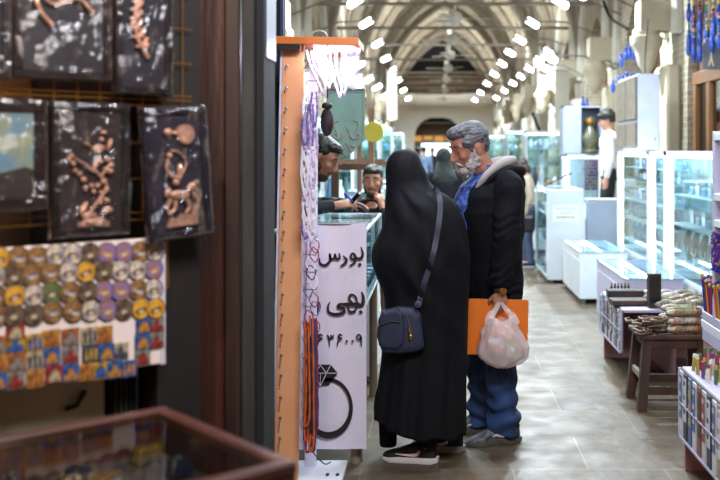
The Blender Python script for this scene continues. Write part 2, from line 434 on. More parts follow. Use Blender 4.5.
for k, (px, py, y) in enumerate([(549, 57, 15.2), (541, 66, 18.5), (560, 2, 14.8)]):
    p = W(px, py, y); lamp(p.x, p.y, p.z, 1, ['large oval lamp by the first right corbel', 'oval lamp beside the second right corbel', 'tube lamp over the right pier at the top edge'][k], .3)
# cable loops on the right wall
tag(MB().tube(bez([W(603, 0, 14), W(611, 18, 14), W(628, 29, 13.5)]), .022, 6).build('hanging_cable', M_dark, smooth=True), 'thick dark cable curving down the upper right bay', 'cable')
tag(MB().tube(bez([W(648, 20, 10.5), W(645, 60, 10.4), W(647, 100, 10.3), W(655, 140, 10.2)]), .007, 5).build('hanging_cable', M_dark, smooth=True), 'thin black cable running down the stone pier', 'cable')
# wires low over the hall
# hall light: area lights at the lamp rows, then added fills with no lamp
def area(name, loc, sx, sy, e, col=(.80, .92, 1), rot=(0, 0, 0)):
    l = bpy.data.lights.new(name, 'AREA'); l.shape = 'RECTANGLE'; l.size = sx; l.size_y = sy; l.energy = e; l.color = col
    o = bpy.data.objects.new(name, l); COL.objects.link(o); o.location = loc; o.rotation_euler = rot; return o
for y, e in ((12, 380), (17, 350), (22.2, 400), (28.4, 430), (37.5, 450), (43, 600)):
    for x in (1.62, -1.2): area('hall_light', (x, y, 3.62), .22, .1, e*.6*LK)
for y, e in ((8.2, 260), (5.2, 85)):
    area('hall_light', (XC+.3, y, 3.55), 2.0, .5, e*LK)  # unseen lights added to brighten the near aisle
for y, e in ((9.5, 70), (12.6, 110), (21.7, 190), (29.2, 240), (40.2, 270), (46.8, 200)):
    area('vault_fill', (XC, y, 3.75), 3, .6, e*LK, (.95, .98, 1), (PI, 0, 0))  # upward fill added to brighten the vault, no lamp modelled
area('hall_light', (.55, 1.2, 3.3), 1.6, .5, 150*LK, (.9, .93, 1), (math.radians(52), 0, 0))  # unseen tilted fill added to light the rack front
area('passage_lamp', (0, 58, 3.2), 1.5, 1.5, 160*LK, (1, .85, .65))
# ================================================================= LEFT STALL (near)
M_cream = mat('cream_panel', '#c9bba6', .55, var=.12, scale=3)
M_gwire = mat('gilt_wire', '#a9783a', .35, .8)
M_film = glassmat('crinkled_plastic_film', '#e6e6ec', .03, .12, bump=1.0, bscale=26)
M_copper = mat('copper_relief', '#d9a888', .42, .35, var=.2, scale=30, bump=.3, bscale=60)
def point(name, loc, e, col, r=.05):
    l = bpy.data.lights.new(name, 'POINT'); l.energy = e; l.color = col; l.shadow_soft_size = r
    o = bpy.data.objects.new(name, l); COL.objects.link(o); o.location = loc; return o
SO = Vector((-1.09, 2.5, 0)); SR = PI/4
def SU(px):                                          # distance along the display plane for a picture column
    k = (437-px)/1000; return ((1.09-2.5*k)/(1+k))*1.41421
def SZ(px, py):
    k = (437-px)/1000; t = (1.09-2.5*k)/(1+k); return WZ(py, 2.5+t)
def SP(u, v, z): return SO+Vector((u*.70711-v*.70711, u*.70711+v*.70711, z))
# stall carcass
def sbox(mb, u0, u1, v0, v1, z0, z1):
    mb.box(SP((u0+u1)/2, (v0+v1)/2, (z0+z1)/2), (u1-u0, v1-v0, z1-z0), Matrix.Rotation(SR, 3, 'Z'))
M_stallbk = mat('dark_stall_back', '#20140f', .7, var=.4, scale=4)
M_brownpanel = mat('brown_stall_panel', '#8a6a52', .7, var=.25, scale=3, stretch=(3, 3, .4))
mb = MB(); sbox(mb, -1.2, .62, .42, .5, 0, 2.9); struct(mb.build('wall_stall', M_stallbk))
mb = MB(); mb.m(M_brownpanel); sbox(mb, -.7, .2, .3, .34, .95, 2.2); struct(mb.build('trim_5'))
o = tag(MB().m(M_cream).build('x') if 0 else thing('stall_cupboard', 'cream cupboard panel below the magnet board, with a dark handle', 'cupboard', SP(-.35, .24, 0), SR), None, None)
MB().bx(-.5, .70, -.1, .1, 0, .972, .01).build('body', M_cream, o)
MB().tube([(.58, -.105, .865), (.60, -.125, .875), (.635, -.105, .905)], .008, 6).build('handle', M_dark, o, True)
mb = MB(); sbox(mb, .37, .45, .16, .34, 0, 1.3)
for k in range(5): sbox(mb, .375+k*.016, .385+k*.016, .14, .17, 0, 1.3)
o = tag(mb.build('plank_upright', mat('greenish_board', '#39382c', .75, var=.35, scale=8, stretch=(4, 4, .4))), 'greenish grey plank upright beside the cream cupboard panel', 'plank')
# big post: brown wood, grey strip, black strip, up to the vault edge
t = thing('stall_post', 'tall dark brown stall post with scraped paint, between magnet board and orange rack', 'post', (WX(205, 3.35), 3.35, 0))
mb = MB(); mb.bx(-.117, .095, 0, .22, 0, 3.1, .006); mb.build('wood_face', mat('scraped_post', '#4a2414', .5, col2='#1c0b07', scale=3, stretch=(2.5, 2.5, .35), bump=.4, bscale=14), t)
mb = MB(); mb.bx(.07, .118, -.02, .0, 0, 3.1, .004); mb.build('edge_trim', mat('post_trim', '#38231a', .5, var=.3, stretch=(2, 2, .3)), t)
mb = MB(); mb.bx(.118, .158, .02, .22, 0, 3.1, .004); mb.build('grey_strip', mat('grey_post_metal', '#35322f', .75, 0, var=.25, scale=6, stretch=(3, 3, .5)), t)
mb = MB(); mb.bx(.158, .186, .06, .3, 0, 3.1, .004); mb.build('black_strip', mat('black_post_metal', '#0b0d12', .8, 0), t)
mb = MB(); mb.bx(.186, .19, .1, .3, 1.9, 3.1); mb.build('blue_edge', mat('blue_edge', '#1f3560', .4), t)
mb = MB()
sbox(mb, .46, .60, .05, .3, 0, 3.0); o = mb.build('inner_upright', mat('inner_upright', '#120b0a', .6, var=.3)); tag(o, 'almost black upright in the gap beside the horseman picture', 'post')
# wire grid
t = thing('wire_grid', 'gilt wire grid panel behind the framed copper pictures', 'grid panel', SP(0, .035, 0), SR)
mb = MB()
for k in range(16): mb.cyl((-.42+k*.0635, 0, 1.38), (-.42+k*.0635, 0, 2.1), .0022, n=6)
mb.build('upright_wire', M_gwire, t, True)
mb = MB()
for z in (1.385, 1.405, 1.5, 1.6, 1.705, 1.722, 1.735, 1.83, 1.93, 2.03): mb.cyl((-.45, -.004, z), (.56, -.004, z), .0022, n=6)
mb.build('cross_wire', M_gwire, t, True)
t = thing('hook_rail', 'gilt wire ladder hook beside the right edge of the magnet board', 'hook rail', SP(SU(171), .02, 0), SR)
mb = MB(); mb.cyl((0, 0, SZ(171, 288)), (0, 0, SZ(171, 234)), .004, n=6)
for py in (247, 270, 287): mb.cyl((-.03, 0, SZ(171, py)), (0, 0, SZ(171, py)), .003, n=6)
mb.build('rail', M_gwire, t, True)
# ---------------------------------------------------------------- relief pictures
def rel(mb, pts, r, y=-.016, n=7):
    mb.tube([(p[0], y, p[1]) for p in bez([(q[0], q[1], 0) for q in pts], 6)], [max(.0012, lerp(r[0], r[1], i/(6*(len(pts)-1)))*1) if len(r) == 2 else 0 for i in range(6*(len(pts)-1)+1)], n, 1)
def blob(mb, x, z, rx, rz, a=0, y=-.014): mb.ell((x, y, z), (rx, .008, rz), n=12, m=8, rot=Euler((0, a, 0)))
def picture(px0, px1, py0, py1, label, motif, tilt=0, frame='#1d1512', panel='#2a2326', v=0, fw=.022, pcol=None):
    u0, u1 = SU(px0), SU(px1); w = u1-u0; pm = (px0+px1)/2; zt, zb = SZ(pm, py0), SZ(pm, py1); h = zt-zb
    t = thing('relief_picture', label, 'framed picture', SP((u0+u1)/2, v, (zt+zb)/2), SR, 'plastic-wrapped relief pictures on the wire grid')
    t.rotation_euler = (0, 0, SR); t.rotation_euler.rotate_axis('Y', tilt)
    MB().bx(-w/2+.004, w/2-.004, -.004, .01, -h/2+.004, h/2-.004).build('backing', mat('panel_'+(pcol or panel), pcol or panel, .5, var=.25, scale=5), t)
    mb = MB()
    mb.bx(-w/2, w/2, -.014, .012, h/2-fw, h/2, .003); mb.bx(-w/2, w/2, -.014, .012, -h/2, -h/2+fw, .003)
    mb.bx(-w/2, -w/2+fw, -.014, .012, -h/2+fw, h/2-fw, .003); mb.bx(w/2-fw, w/2, -.014, .012, -h/2+fw, h/2-fw, .003)
    mb.build('frame', mat('frame_'+frame, frame, .4, var=.3, scale=12), t)
    mb = MB(); motif(mb, w, h)
    if mb.v: mb.build('relief', M_copper, t, True)
    # loose plastic wrap
    rings = []; nx, nz = 26, 34; rr = random.Random(int(px0*7+py0+99))
    off = rr.random()*50
    for j in range(nz+1):
        row = []
        for i in range(nx+1):
            x = (i/nx-.5)*(w+.006); z = (j/nz-.5)*(h+.006)
            e = min(i, nx-i, j, nz-j)
            y = -.024-.009*noise.noise(Vector((x*22+off, z*16, off)))-.004*abs(noise.noise(Vector((x*60, z*50+off, 3))))
            if e == 0: y = .004
            row.append(Vector((x, y, z)))
        rings.append(row)
    MB().grid(rings, close=False, caps=False).build('plastic_wrap', M_film, t, 2)
    return t
def m_swirl(mb, w, h):
    s = 1
    q = lambda px, py: ((px-61)/98*w*1.02, (40-py)/80*h)
    for pts, r in [([(48, 50), (38, 44), (32, 36), (30, 28), (34, 24), (40, 27), (42, 33)], (.006, .004)), ([(34, 26), (42, 36), (52, 38), (64, 35), (76, 34), (88, 41)], (.004, .005)),
                   ([(42, 28), (37, 20), (34, 12), (38, 7), (42, 10)], (.005, .003)), ([(46, 22), (48, 12), (44, 2), (38, -4)], (.004, .006)), ([(50, 22), (53, 12), (50, 4), (44, -6)], (.004, .006)), ([(56, 30), (60, 20), (56, 10), (52, 0)], (.005, .003)), ([(78, 14), (84, 8), (87, 5)], (.006, .003))]:
        rel(mb, [q(*p) for p in pts], r)
def m_feather(mb, w, h):
    q = lambda px, py: ((px-141)/56*w, (47-py)/95*h)
    rel(mb, [q(*p) for p in [(148, 9), (140, 20), (134, 32), (131, 44), (134, 58), (144, 70)]], (.004, .006))
    for k in range(9):
        a = lerp(14, 62, k/8); x = 146-14*math.sin(PI*k/10)
        rel(mb, [q(x-6, a+1), q(x, a), q(x+5, a-5)], (.003, .007))
    for p in [(130, 48), (138, 55), (142, 62)]: blob(mb, *q(*p), .009, .013, .5)
    for p in [(128, 2), (131, 6), (129, 13)]: blob(mb, *q(*p), .007, .004, .3)
def m_birds(mb, w, h):
    q = lambda px, py: ((px-89)/78*w, (170-py)/135*h)
    rel(mb, [q(*p) for p in [(78, 226), (88, 210), (97, 198), (103, 188), (98, 178), (90, 168), (96, 156)]], (.006, .003))
    rel(mb, [q(*p) for p in [(90, 172), (80, 164), (70, 158)]], (.004, .002)); rel(mb, [q(*p) for p in [(96, 178), (104, 168), (108, 162)]], (.004, .002))
    blob(mb, *q(95, 149), .020, .010, -.15); blob(mb, *q(106, 145), .006, .018, .35); blob(mb, *q(100, 133), .009, .006); blob(mb, *q(84, 145), .013, .004, .5); blob(mb, *q(98, 140), .006, .006)
    for p in [(68, 156), (70, 164), (72, 171), (76, 174), (80, 180), (82, 188), (66, 160), (104, 160), (108, 166), (103, 170), (96, 162), (92, 166), (107, 172), (94, 186), (100, 182), (103, 190), (98, 194), (90, 192), (88, 186), (96, 203), (103, 201)]:
        blob(mb, *q(*p), R.uniform(.006, .011), R.uniform(.005, .009), R.uniform(-1, 1))
    blob(mb, *q(80, 208), .008, .02, .6); blob(mb, *q(92, 222), .032, .012); blob(mb, *q(86, 216), .022, .012); blob(mb, *q(104, 211), .016, .010)
    mb.bx(q(75, 0)[0], q(106, 0)[0], -.014, -.006, q(0, 227)[1], q(0, 222)[1])
def m_rider(mb, w, h):
    q = lambda px, py: ((px-170)/64*w, (173-py)/132*h)
    mb.cyl((q(179, 0)[0], -.018, q(0, 135)[1]), (q(179, 0)[0], -.004, q(0, 135)[1]), .027, n=24); blob(mb, *q(162, 132), .013, .011, .3); blob(mb, *q(168, 133), .008, .006)
    mb.cyl((q(179, 0)[0], -.021, q(0, 135)[1]), (q(179, 0)[0], -.004, q(0, 135)[1]), .02, n=24)
    rel(mb, [q(*p) for p in [(163, 150), (170, 152), (176, 158), (177, 166), (172, 176)]], (.003, .002))       # bow
    rel(mb, [q(*p) for p in [(160, 158), (158, 168), (163, 176), (171, 178)]], (.004, .007))
    blob(mb, *q(162, 155), .009, .008); blob(mb, *q(171, 170), .009, .019, .15); blob(mb, *q(167, 182), .012, .010); blob(mb, *q(176, 158), .005, .004)
    blob(mb, *q(170, 195), .032, .014, .1); blob(mb, *q(182, 188), .016, .012, -.5); blob(mb, *q(158, 192), .010, .015, .4); blob(mb, *q(187, 184), .008, .007)
    for a, b_, c in [((160, 198), (156, 206), (160, 214)), ((165, 200), (163, 209), (157, 213)), ((176, 200), (178, 208), (174, 214)), ((183, 194), (187, 202), (186, 210))]: rel(mb, [q(*a), q(*b_), q(*c)], (.007, .003))
    rel(mb, [q(*p) for p in [(186, 190), (190, 196), (188, 204)]], (.004, .002))
    poly = [q(*p) for p in [(156, 226), (186, 226), (187, 206), (182, 209), (180, 216), (172, 214), (166, 219), (160, 216)]]
    mb.prism(poly, -.016, -.004)
def m_land(mb, w, h): pass
picture(12, 110, -62, 80, 'large wrapped relief picture with curling bands, top left', m_swirl, .0, '#20130f', '#2b2a2c', v=-.002)
picture(113, 170, -48, 95, 'narrow wrapped relief picture of a feathered plume, hanging top right', m_feather, .0, '#1c1417', '#27252b', v=-.002)
picture(-70, 9, -60, 78, 'dark wrapped picture cut off by the top left corner', m_land, 0, '#1d1512', '#242124', v=-.002)
tl = picture(-50, 46, 98, 212, 'wrapped landscape picture in blue, green and yellow with wide brown frame', m_land, 0, '#24120d', '#2b2118', fw=.035)
u0, u1 = SU(-50), SU(46)
def landmat():
    m = mat('painted_landscape', '#3f7fa8', .5, col2='#a09a30', scale=9, var=.2); return m
MB().bx(-(u1-u0)/2+.036, (u1-u0)/2-.036, -.008, -.003, -.05, .11).build('painting', landmat(), tl)
MB().m(mat('painting_ground', '#35281c', .6, var=.3)).prism([(-.14, -.12), (.115, -.12), (.115, -.05), (.06, -.03), (0, -.045), (-.14, -.06)], -.0105, -.0065).build('painted_hill', None, tl)
picture(50, 128, 102, 237, 'wrapped relief picture of two birds on a flowering branch', m_birds, 0, '#181216', '#2d2220')
picture(137, 201, 107, 238, 'wrapped relief picture of a mounted archer under a round sun, tilted', m_rider, math.radians(-4), '#1f1c2a', '#262330', v=-.035)
t = thing('door_upright', 'narrow dark blue-black door upright just left of the orange rack top', 'upright', (WX(273, 5.35), 5.35, 0))
MB().bx(-.06, .052, 0, .1, 0, 3.3, .004).build('upright', mat('blueblack_paint', '#10141f', .8), t); MB().bx(.04, .056, -.006, .0, 0, 3.3).build('edge_bead', mat('blue_edge', '#1f3560', .4), t)
# ---------------------------------------------------------------- magnet board
t = thing('magnet_board', 'white board covered with round and square souvenir magnets', 'board', SP(0, 0, .98), SR)
u1 = SU(163)
MB().bx(-.32, u1, -.006, .008, 0, .355, .003).build('panel', mat('board_white', '#cfc0bb', .6, var=.06, scale=3), t)
MB().bx(u1-.012, u1+.004, -.009, .01, -.003, .358, .002).build('edge_strip', mat('board_edge', '#b8b4bd', .4), t)
pal = [('#35241a', '#8f6b42', 'brown scene'), ('#1d2a66', '#cdbfa4', 'blue sky over pale dome'), ('#5960a8', '#8a5a30', 'violet sky over ochre arcade'), ('#6b5a48', '#2c2420', 'grey portal'), ('#8a5c22', '#c99a3a', 'amber pattern'), ('#35402c', '#5c6a3c', 'dull green motif')]
def disc_mat(k):
    n = 'magnet_'+str(k)
    if n in MATS: return MATS[n]
    a, b_, _ = pal[k]
    m = mat(n, a, .22, col2=b_, scale=34, coat=.3, stretch=(1, 1, 1.6)); return m
rows = [[4, 0, 0, 1, 1, 3, 2, 2, 0, 1], [1, 3, 0, 0, 1, 4, 3, 1, 1, 2], [0, 4, 1, 5, 0, 3, 2, 2, 0, 1], [0, 3, 3, 0, 0, 1, 2, 3, 4, 4]]
rowpx = [(256, [-3, 17, 36, 54, 71, 88, 105, 122, 138, 153]), (274, [-6, 12, 30, 49, 67, 84, 102, 119, 136, 152]), (294, [-7, 13, 32, 50, 68, 86, 102, 119, 136, 152]), (313, [-5, 12, 32, 51, 72, 89, 106, 122, 139, 154])]
rn = ['top', 'second', 'third', 'fourth']; cn = ['first', 'second', 'third', 'fourth', 'fifth', 'sixth', 'seventh', 'eighth', 'ninth', 'tenth']
for r, (py, cols) in enumerate(rowpx):
    for c, px in enumerate(cols):
        k = rows[r][c]; yy = py-1.6*c*(0.35)+(2 if c < 3 else 0)
        o = thing('round_magnet', f'round souvenir magnet with {pal[k][2]}, {cn[c]} from the left in {rn[r]} row', 'magnet', SP(SU(px), -.0065, SZ(px, yy)), SR, 'round magnets on the white board')
        Mx = Matrix.Rotation(PI/2, 3, 'X')
        MB().lathe([(.0001, .0), (.029, 0), (.029, .003), (.0265, .006), (.0001, .0065)], n=22, M=Mx).build('picture_disc', disc_mat(k), o, True)
        mb = MB(); th = R.uniform(-.4, .4)
        c2 = hexc(pal[k][1])
        mb.m(disc_mat([1, 0, 4, 3, 0, 3][k]))
        mb.box((0, -.0068, -.004), (.03, .001, .012), Euler((0, th, 0)))
        mb.m(mat('magnet_pale', '#a99c86', .4)); mb.box((0.002*math.sin(th), -.007, -.006), (.014, .0012, .009), Euler((0, th, 0)))
        mb.build('print', None, o)
        MB().lathe([(.0265, .0055), (.0275, .007), (.0292, .0055), (.0292, .001)], n=22, M=Mx).build('rim', mat('magnet_rim', '#4a4038', .4, .4), o, True)
sqpal = ['#86302a', '#a8862f', '#94592f', '#a8977a', '#2f5590', '#7c7672', '#3f4656', '#a8763a']
sqn = ['red', 'yellow', 'rust orange', 'sand coloured', 'blue', 'grey', 'slate', 'amber']
sq = [(340-5, [(-3, 4), (15, 0)]), (338, [(-3, 2), (14, 1), (33, 1), (50, 7), (69, 2), (88, 3), (103, 7)]), (356, [(-3, 7), (15, 2), (33, 3), (50, 4), (69, 5), (89, 6), (105, 4), (119, 3)]),
      (374, [(-4, 4), (14, 5), (34, 7), (53, 0), (69, 4), (85, 7), (99, 1), (113, 4), (127, 4)]), (327, [(142, 4), (155, 5)]), (343, [(141, 4), (155, 5)]), (359, [(141, 5)]), (320, [(14, 0)])]
sqr = ['upper', 'upper middle', 'lower middle', 'bottom', 'right-hand upper', 'right-hand lower', 'right-hand bottom', 'topmost square']
for r, (py, cols) in enumerate(sq):
    if r == 0: continue
    for c, (px, k) in enumerate(cols):
        yy = py+ (3 if px < 40 else 0) - px*.075+(4 if r in (1, 2, 3) else 9)
        o = thing('square_magnet', f'square {sqn[k]} souvenir magnet, {cn[c]} from the left in the {sqr[r]} square row', 'magnet', SP(SU(px), -.0065, SZ(px, yy)), SR, 'square magnets on the white board')
        MB().bx(-.024, .024, -.004, 0, -.0235, .0235, .002).build('tile', mat('sqm%d' % k, sqpal[k], .35, var=.35, scale=60), o)
        mb = MB(); q = (k+3) % 8
        mb.m(mat('sqm%d' % q, sqpal[q], .35, var=.35, scale=60))
        if c % 3 == 0: mb.prism([(-.018, -.018), (.018, -.018), (.012, .004), (0, .016), (-.012, .004)], -.0048, -.0035)
        elif c % 3 == 1: mb.bx(-.019, .019, -.0048, -.0035, -.019, -.002); mb.ell((0, -.004, .004), (.008, .002, .012), n=10, m=6)
        else:
            for e in range(3): mb.bx(-.016+e*.013, -.008+e*.013, -.0048, -.0035, -.017, .012+.004*(e == 1))
        mb.build('relief_print', None, o)
# ---------------------------------------------------------------- glass display case, foreground
A = Vector((-.672, 2.47, 0)); t = thing('display_case', 'low glass-topped wooden display case of trinkets in the foreground', 'display case', A, math.radians(41.4+180), None)
# local +x runs from the far corner towards the left edge, local +y towards the right front corner
LX, LY, ZT = 1.25, .592, .95
M_cw = mat('reddish_case_wood', '#4a261c', .35, var=.3, scale=5, stretch=(.5, 2, 2), coat=.3)
M_bev = mat('case_bevel', '#6f4a3c', .3, var=.2, coat=.4)
fw = .035
mb = MB(); z0 = ZT-.03
mb.bx(0, LX, 0, fw, z0, ZT, .006); mb.bx(0, LX, LY-fw, LY, z0, ZT, .006); mb.bx(0, fw, fw, LY-fw, z0, ZT, .006); mb.bx(LX-fw, LX, fw, LY-fw, z0, ZT, .006)
mb.build('top_frame', M_cw, t)
mb = MB(); mb.bx(fw, LX-fw, fw, LY-fw, ZT-.012, ZT-.007); mb.build('glass_top', glassmat('case_glass', '#e6eaea', .01, fk=.10), t)
mb = MB(); zb = .845
mb.bx(.004, LX-.004, .004, .022, zb, z0); mb.bx(.004, LX-.004, LY-.022, LY-.004, zb, z0); mb.bx(.004, .022, .022, LY-.022, zb, z0); mb.bx(LX-.022, LX-.004, .022, LY-.022, zb, z0)
mb.build('side_panel', M_cw, t)
MB().bx(.022, LX-.022, .022, LY-.022, zb-.02, zb).build('tray', mat('tray_lining', '#4b3f3a', .8, var=.4, scale=7), t)
MB().bx(.03, LX-.03, .03, LY-.03, 0, zb-.02, .01).build('cabinet', M_cw, t)
case = t; cM = Matrix.Translation(A) @ Matrix.Rotation(math.radians(221.4), 4, 'Z')
tn = [('trinket_box', 'box'), ('brooch_pile', 'brooch'), ('bangle', 'bangle')]
cols = [('#a8802c', 'gold'), ('#2b4a7c', 'blue'), ('#6d6f70', 'silver grey'), ('#7a5a3c', 'bronze'), ('#20263a', 'navy'), ('#b5aea0', 'pale')]
names = ['near the far corner', 'along the back rail', 'in the middle of the tray', 'by the right rail', 'near the left edge', 'at the near rail']
i = 0
for gx in range(7):
    for gy in range(4):
        x = .09+gx*.155+R.uniform(-.02, .02); y = .08+gy*.14+R.uniform(-.02, .02); k = R.randrange(6); c, cname = cols[k]
        p = cM @ Vector((x, y, zb+.001)); kind = (gx*2+gy) % 3; mt = mat('trinket_'+cname, c, .3, .6 if k in (0, 2, 3) else .1, var=.2)
        lab = f'{cname} {{}} in foreground case, {cn[gx]} column from the far corner, {cn[gy]} place'
        a = R.uniform(0, 3)
        if kind == 0:
            o = thing('trinket_box', lab.format('trinket box'), 'box', p, a, 'trinkets in the foreground case'); MB().bx(-.03, .03, -.022, .022, 0, .025, .004).build('body', mt, o); MB().bx(-.031, .031, -.023, .023, .025, .036, .004).build('lid', mat('trinket_lid', '#8f6c2c', .3, .7), o)
        elif kind == 1:
            o = thing('necklace_coil', lab.format('coiled necklace'), 'necklace', p, a, 'trinkets in the foreground case')
            MB().tube([(.03*math.cos(q*.5)*(1-q*.008), .03*math.sin(q*.5)*(1-q*.008), .005+q*.0006) for q in range(60)], .004, 6).build('chain', mt, o, True)
            MB().ell((.0, .0, .02), (.014, .014, .012), n=12, m=8).build('pendant', mat('trinket_stone', '#27457c', .15, 0, coat=.5), o, True)
        else:
            o = thing('metal_bracelet', lab.format('ornate bracelet'), 'bracelet', p, a, 'trinkets in the foreground case')
            MB().lathe([(.03, 0), (.035, .003), (.036, .016), (.034, .022), (.03, .02), (.0295, .01), (.03, 0)], n=24).build('band', mt, o, True)
            mb = MB(); [mb.ell((.036*math.cos(q), .036*math.sin(q), .011), (.005, .005, .006), n=8, m=6) for q in [0, .8, 1.6, 2.4, 3.2, 4, 4.8, 5.6]]; mb.build('studs', mat('trinket_stud', '#c4a060', .3, .8), o, True)
point('case_fill', tuple(cM @ Vector((.35, .3, .925))), 1.2*LK, (1, .72, .5), .02)  # warm fill added to show the case contents, no bulb modelled
# warm bulb over the stall (out of frame above)
point('stall_bulb', (-.55, 1.55, 2.35), 58*LK, (1, .68, .46), .04)
point('stall_bulb', (-1.0, 2.3, 2.4), 14*LK, (1, .6, .36), .04)
# ================================================================= ORANGE JEWELRY RACK
M_or = mat('orange_board', '#f2aa78', .5, var=.05, scale=4)
M_or2 = mat('orange_top_slab', '#e07a2e', .4, var=.04)
M_lil = mat('white_rack_board', '#d9d5ee', .45, var=.04)
YR = 4.7
t = thing('jewelry_rack', 'tall orange display rack hung with necklaces and cords', 'display rack', (WX(290, YR), YR, 0))
o0 = t.location
def L(px, py, Y): return W(px, py, Y)-o0
mb = MB()
a, b_ = L(283, 46, YR), L(304, 46, YR); c, d = L(298, 470, YR), L(274, 470, YR)
a.z = b_.z; fz = .03; c.z = d.z = fz
mb.prism([(d.x, d.z), (c.x, c.z), (b_.x, b_.z), (a.x, a.z)], 0, .02)
mb.build('orange_front', M_or, t)
mb = MB(); mb.prism([(d.x-.012, d.z), (d.x-.002, d.z), (a.x-.002, a.z), (a.x-.012, a.z)], .0, .3); mb.build('side_board', M_lil, t)
mb = MB(); x0, x1 = L(303, 0, YR).x, L(318.5, 0, YR+.22).x
mb.prism([(c.x+.005, fz), (x1-.01, fz), (x1, b_.z), (b_.x, b_.z)], .2, .215); mb.build('back_board', M_lil, t)
# top slab
mb = MB(); zt = L(0, 38.5, YR).z; p0, p1 = L(275, 0, YR-.05).x, L(360, 0, YR+.02).x
mb.box(((p0+p1)/2, .1, zt-.018), (p1-p0, .34, .036), Euler((0, .02, 0)), .003); mb.build('top_slab', M_or2, t)
MB().bx(p0+.02, p0+.12, -.075, -.04, zt-.06, zt-.036).build('top_bracket', M_dark, t)
mb = MB(); mb.tube([(0+.1, -.02, zt)]+[(.14+.04*math.cos(q), -.02, zt+.035*math.sin(q)) for q in [2.8, 2.2, 1.57, .9, .3]]+[(.18, -.02, zt-.02), (.17, -.02, zt-.09)], .004, 6); mb.build('top_hook', M_steel, t, True)
# white floor base
mb = MB(); q0, q1 = L(300, 0, YR).x-.06, L(342, 0, YR).x
mb.bx(q0-.1, q1, -.02, .3, -o0.z, .03-o0.z, .004); mb.build('base', M_white, t)
mb = MB()
for px in (327, 337): p = L(px, 466, YR+.05); mb.bx(p.x-.008, p.x+.008, .06, .08, .03, .034); mb.bx(p.x-.003, p.x+.003, .05, .09, .03, .034)
mb.build('base_mark', M_dark, t)
# hooks in the orange board
i = 0; py = 66.0; hooks = []
while py < 445:
    f = (py-46)/424; x = lerp(287.5, 279.5, f); p = L(x, py, YR)
    mb = MB(); mb.lathe([(.004, 0), (.007, .001), (.007, .004), (.004, .005)], (p.x, -.001, p.z), 10, Matrix.Rotation(PI/2, 3, 'X'))
    mb.tube([(p.x, 0, p.z), (p.x+.004, -.05, p.z-.01), (p.x+.012, -.14, p.z-.028), (p.x+.013, -.145, p.z-.02)], .0032, 6)
    mb.build('hook', M_steel, t, True)
    py += 20.3 if i % 5 else 22; i += 1
# wire prongs on the side
wires = []
k = 0; py = 66.0
while py < 440:
    z = L(0, py, YR).z; mb = MB(); x = lerp(b_.x, c.x, (py-46)/424)
    mb.tube([(x+.002, .19, z), (x+.012, .0, z), (x+.03, -.1, z+.004), (x+.085, -.11, z+.002), (x+.09, -.11, z+.014)], .0022, 6)
    mb.build('wire_prong', M_steel, t, True); py += 17; k += 1
# lamp under the slab lighting the white jewellery
MB().bx(.11, .3, .02, .06, zt-.055, zt-.037).build('led_strip', mat('rack_led', '#ffffff', .5, emit=14, ecol='#e9dcff', var=0), t)
l = bpy.data.lights.new('rack_led', 'AREA'); l.size = .18; l.size_y = .05; l.shape = 'RECTANGLE'; l.energy = 6*LK; l.color = (.85, .8, 1)
o = bpy.data.objects.new('rack_led', l); COL.objects.link(o); o.location = o0+Vector((.2, -.02, zt-.06)); o.rotation_euler = (-.25, 0, 0)
# jewellery: bright strips beneath the slab
jw = mat('white_jewellery', '#efeaf8', .3, var=.08, scale=60); jp = mat('lilac_jewellery', '#cbb8e6', .3, var=.2, scale=50); jb = mat('violet_beads', '#8c7cc4', .25, var=.3, scale=60); jd = mat('dark_beads', '#2b2a4a', .25, var=.3); jr = mat('red_beads', '#a23040', .3)
def strand(pts, r, m, label, cat='necklace', name='necklace', g='white and lilac necklaces on the upper rack', pend=True, n=6):
    p0 = Vector(pts[0]); o = thing(name, label, cat, p0+o0, 0, g)
    q = bez([Vector(p)-p0 for p in pts], 6)
    MB().tube(q, [r*(1+.35*math.sin(i*2.4)) for i in range(len(q))], n).build('strand', m, o, True)
    if pend:
        mb = MB(); e = min(q, key=lambda v: v.z); mb.ell(e+Vector((0, -.003, -.008)), (.008, .005, .011), n=10, m=7); mb.build('pendant', jp if m is not jp else jw, o, True)
    return o
sl = [(306, 320, 93), (311, 322, 84), (318, 326, 86), (323, 330, 80), (329, 337, 95), (334, 341, 93)]
words = ['nearest the hook', 'second along', 'third along', 'fourth along', 'fifth along', 'farthest from the hook']
for i, (xa, xb, yb) in enumerate(sl):
    p = [L(xa, 50, YR-.03+i*.03), L(xa+(xb-xa)*.3, 66, YR-.04+i*.03), L(xb, yb-6, YR-.04+i*.03), L(xb+3, yb, YR-.04+i*.03), L(xb+5, yb-8, YR-.04+i*.03), L(xb, 70, YR-.02+i*.03), L(xa+8, 50, YR-.01+i*.03)]
    strand(p, .006, jw, f'bright white looped necklace under the orange slab, {words[i]}')
vz = [(92, 128), (104, 150), (118, 146), (130, 168), (138, 178), (150, 196), (162, 190), (176, 208), (188, 222), (200, 232), (214, 240)]
for i, (ya, yb) in enumerate(vz):
    for j in range(2):
        x = 304.5+R.uniform(-2, 2)+j*6; Y = YR-.1-R.uniform(0, .03)
        m = R.choice([jw, jp, jw, jb, jw]); nm = {jw: 'white', jp: 'lilac', jb: 'violet'}[m]
        p = [L(x, ya, Y), L(x-2, (ya+yb)/2, Y-.01), L(x+2, yb, Y-.012), L(x+5, (ya+yb)/2, Y-.01), L(x+4, ya, Y)]
        strand(p, R.uniform(.0035, .006), m, f'{nm} beaded necklace on the {cn[min(9, i)]}{" lowest" if i == 10 else ""} prong of the rack, {"inner" if j == 0 else "outer"} one')
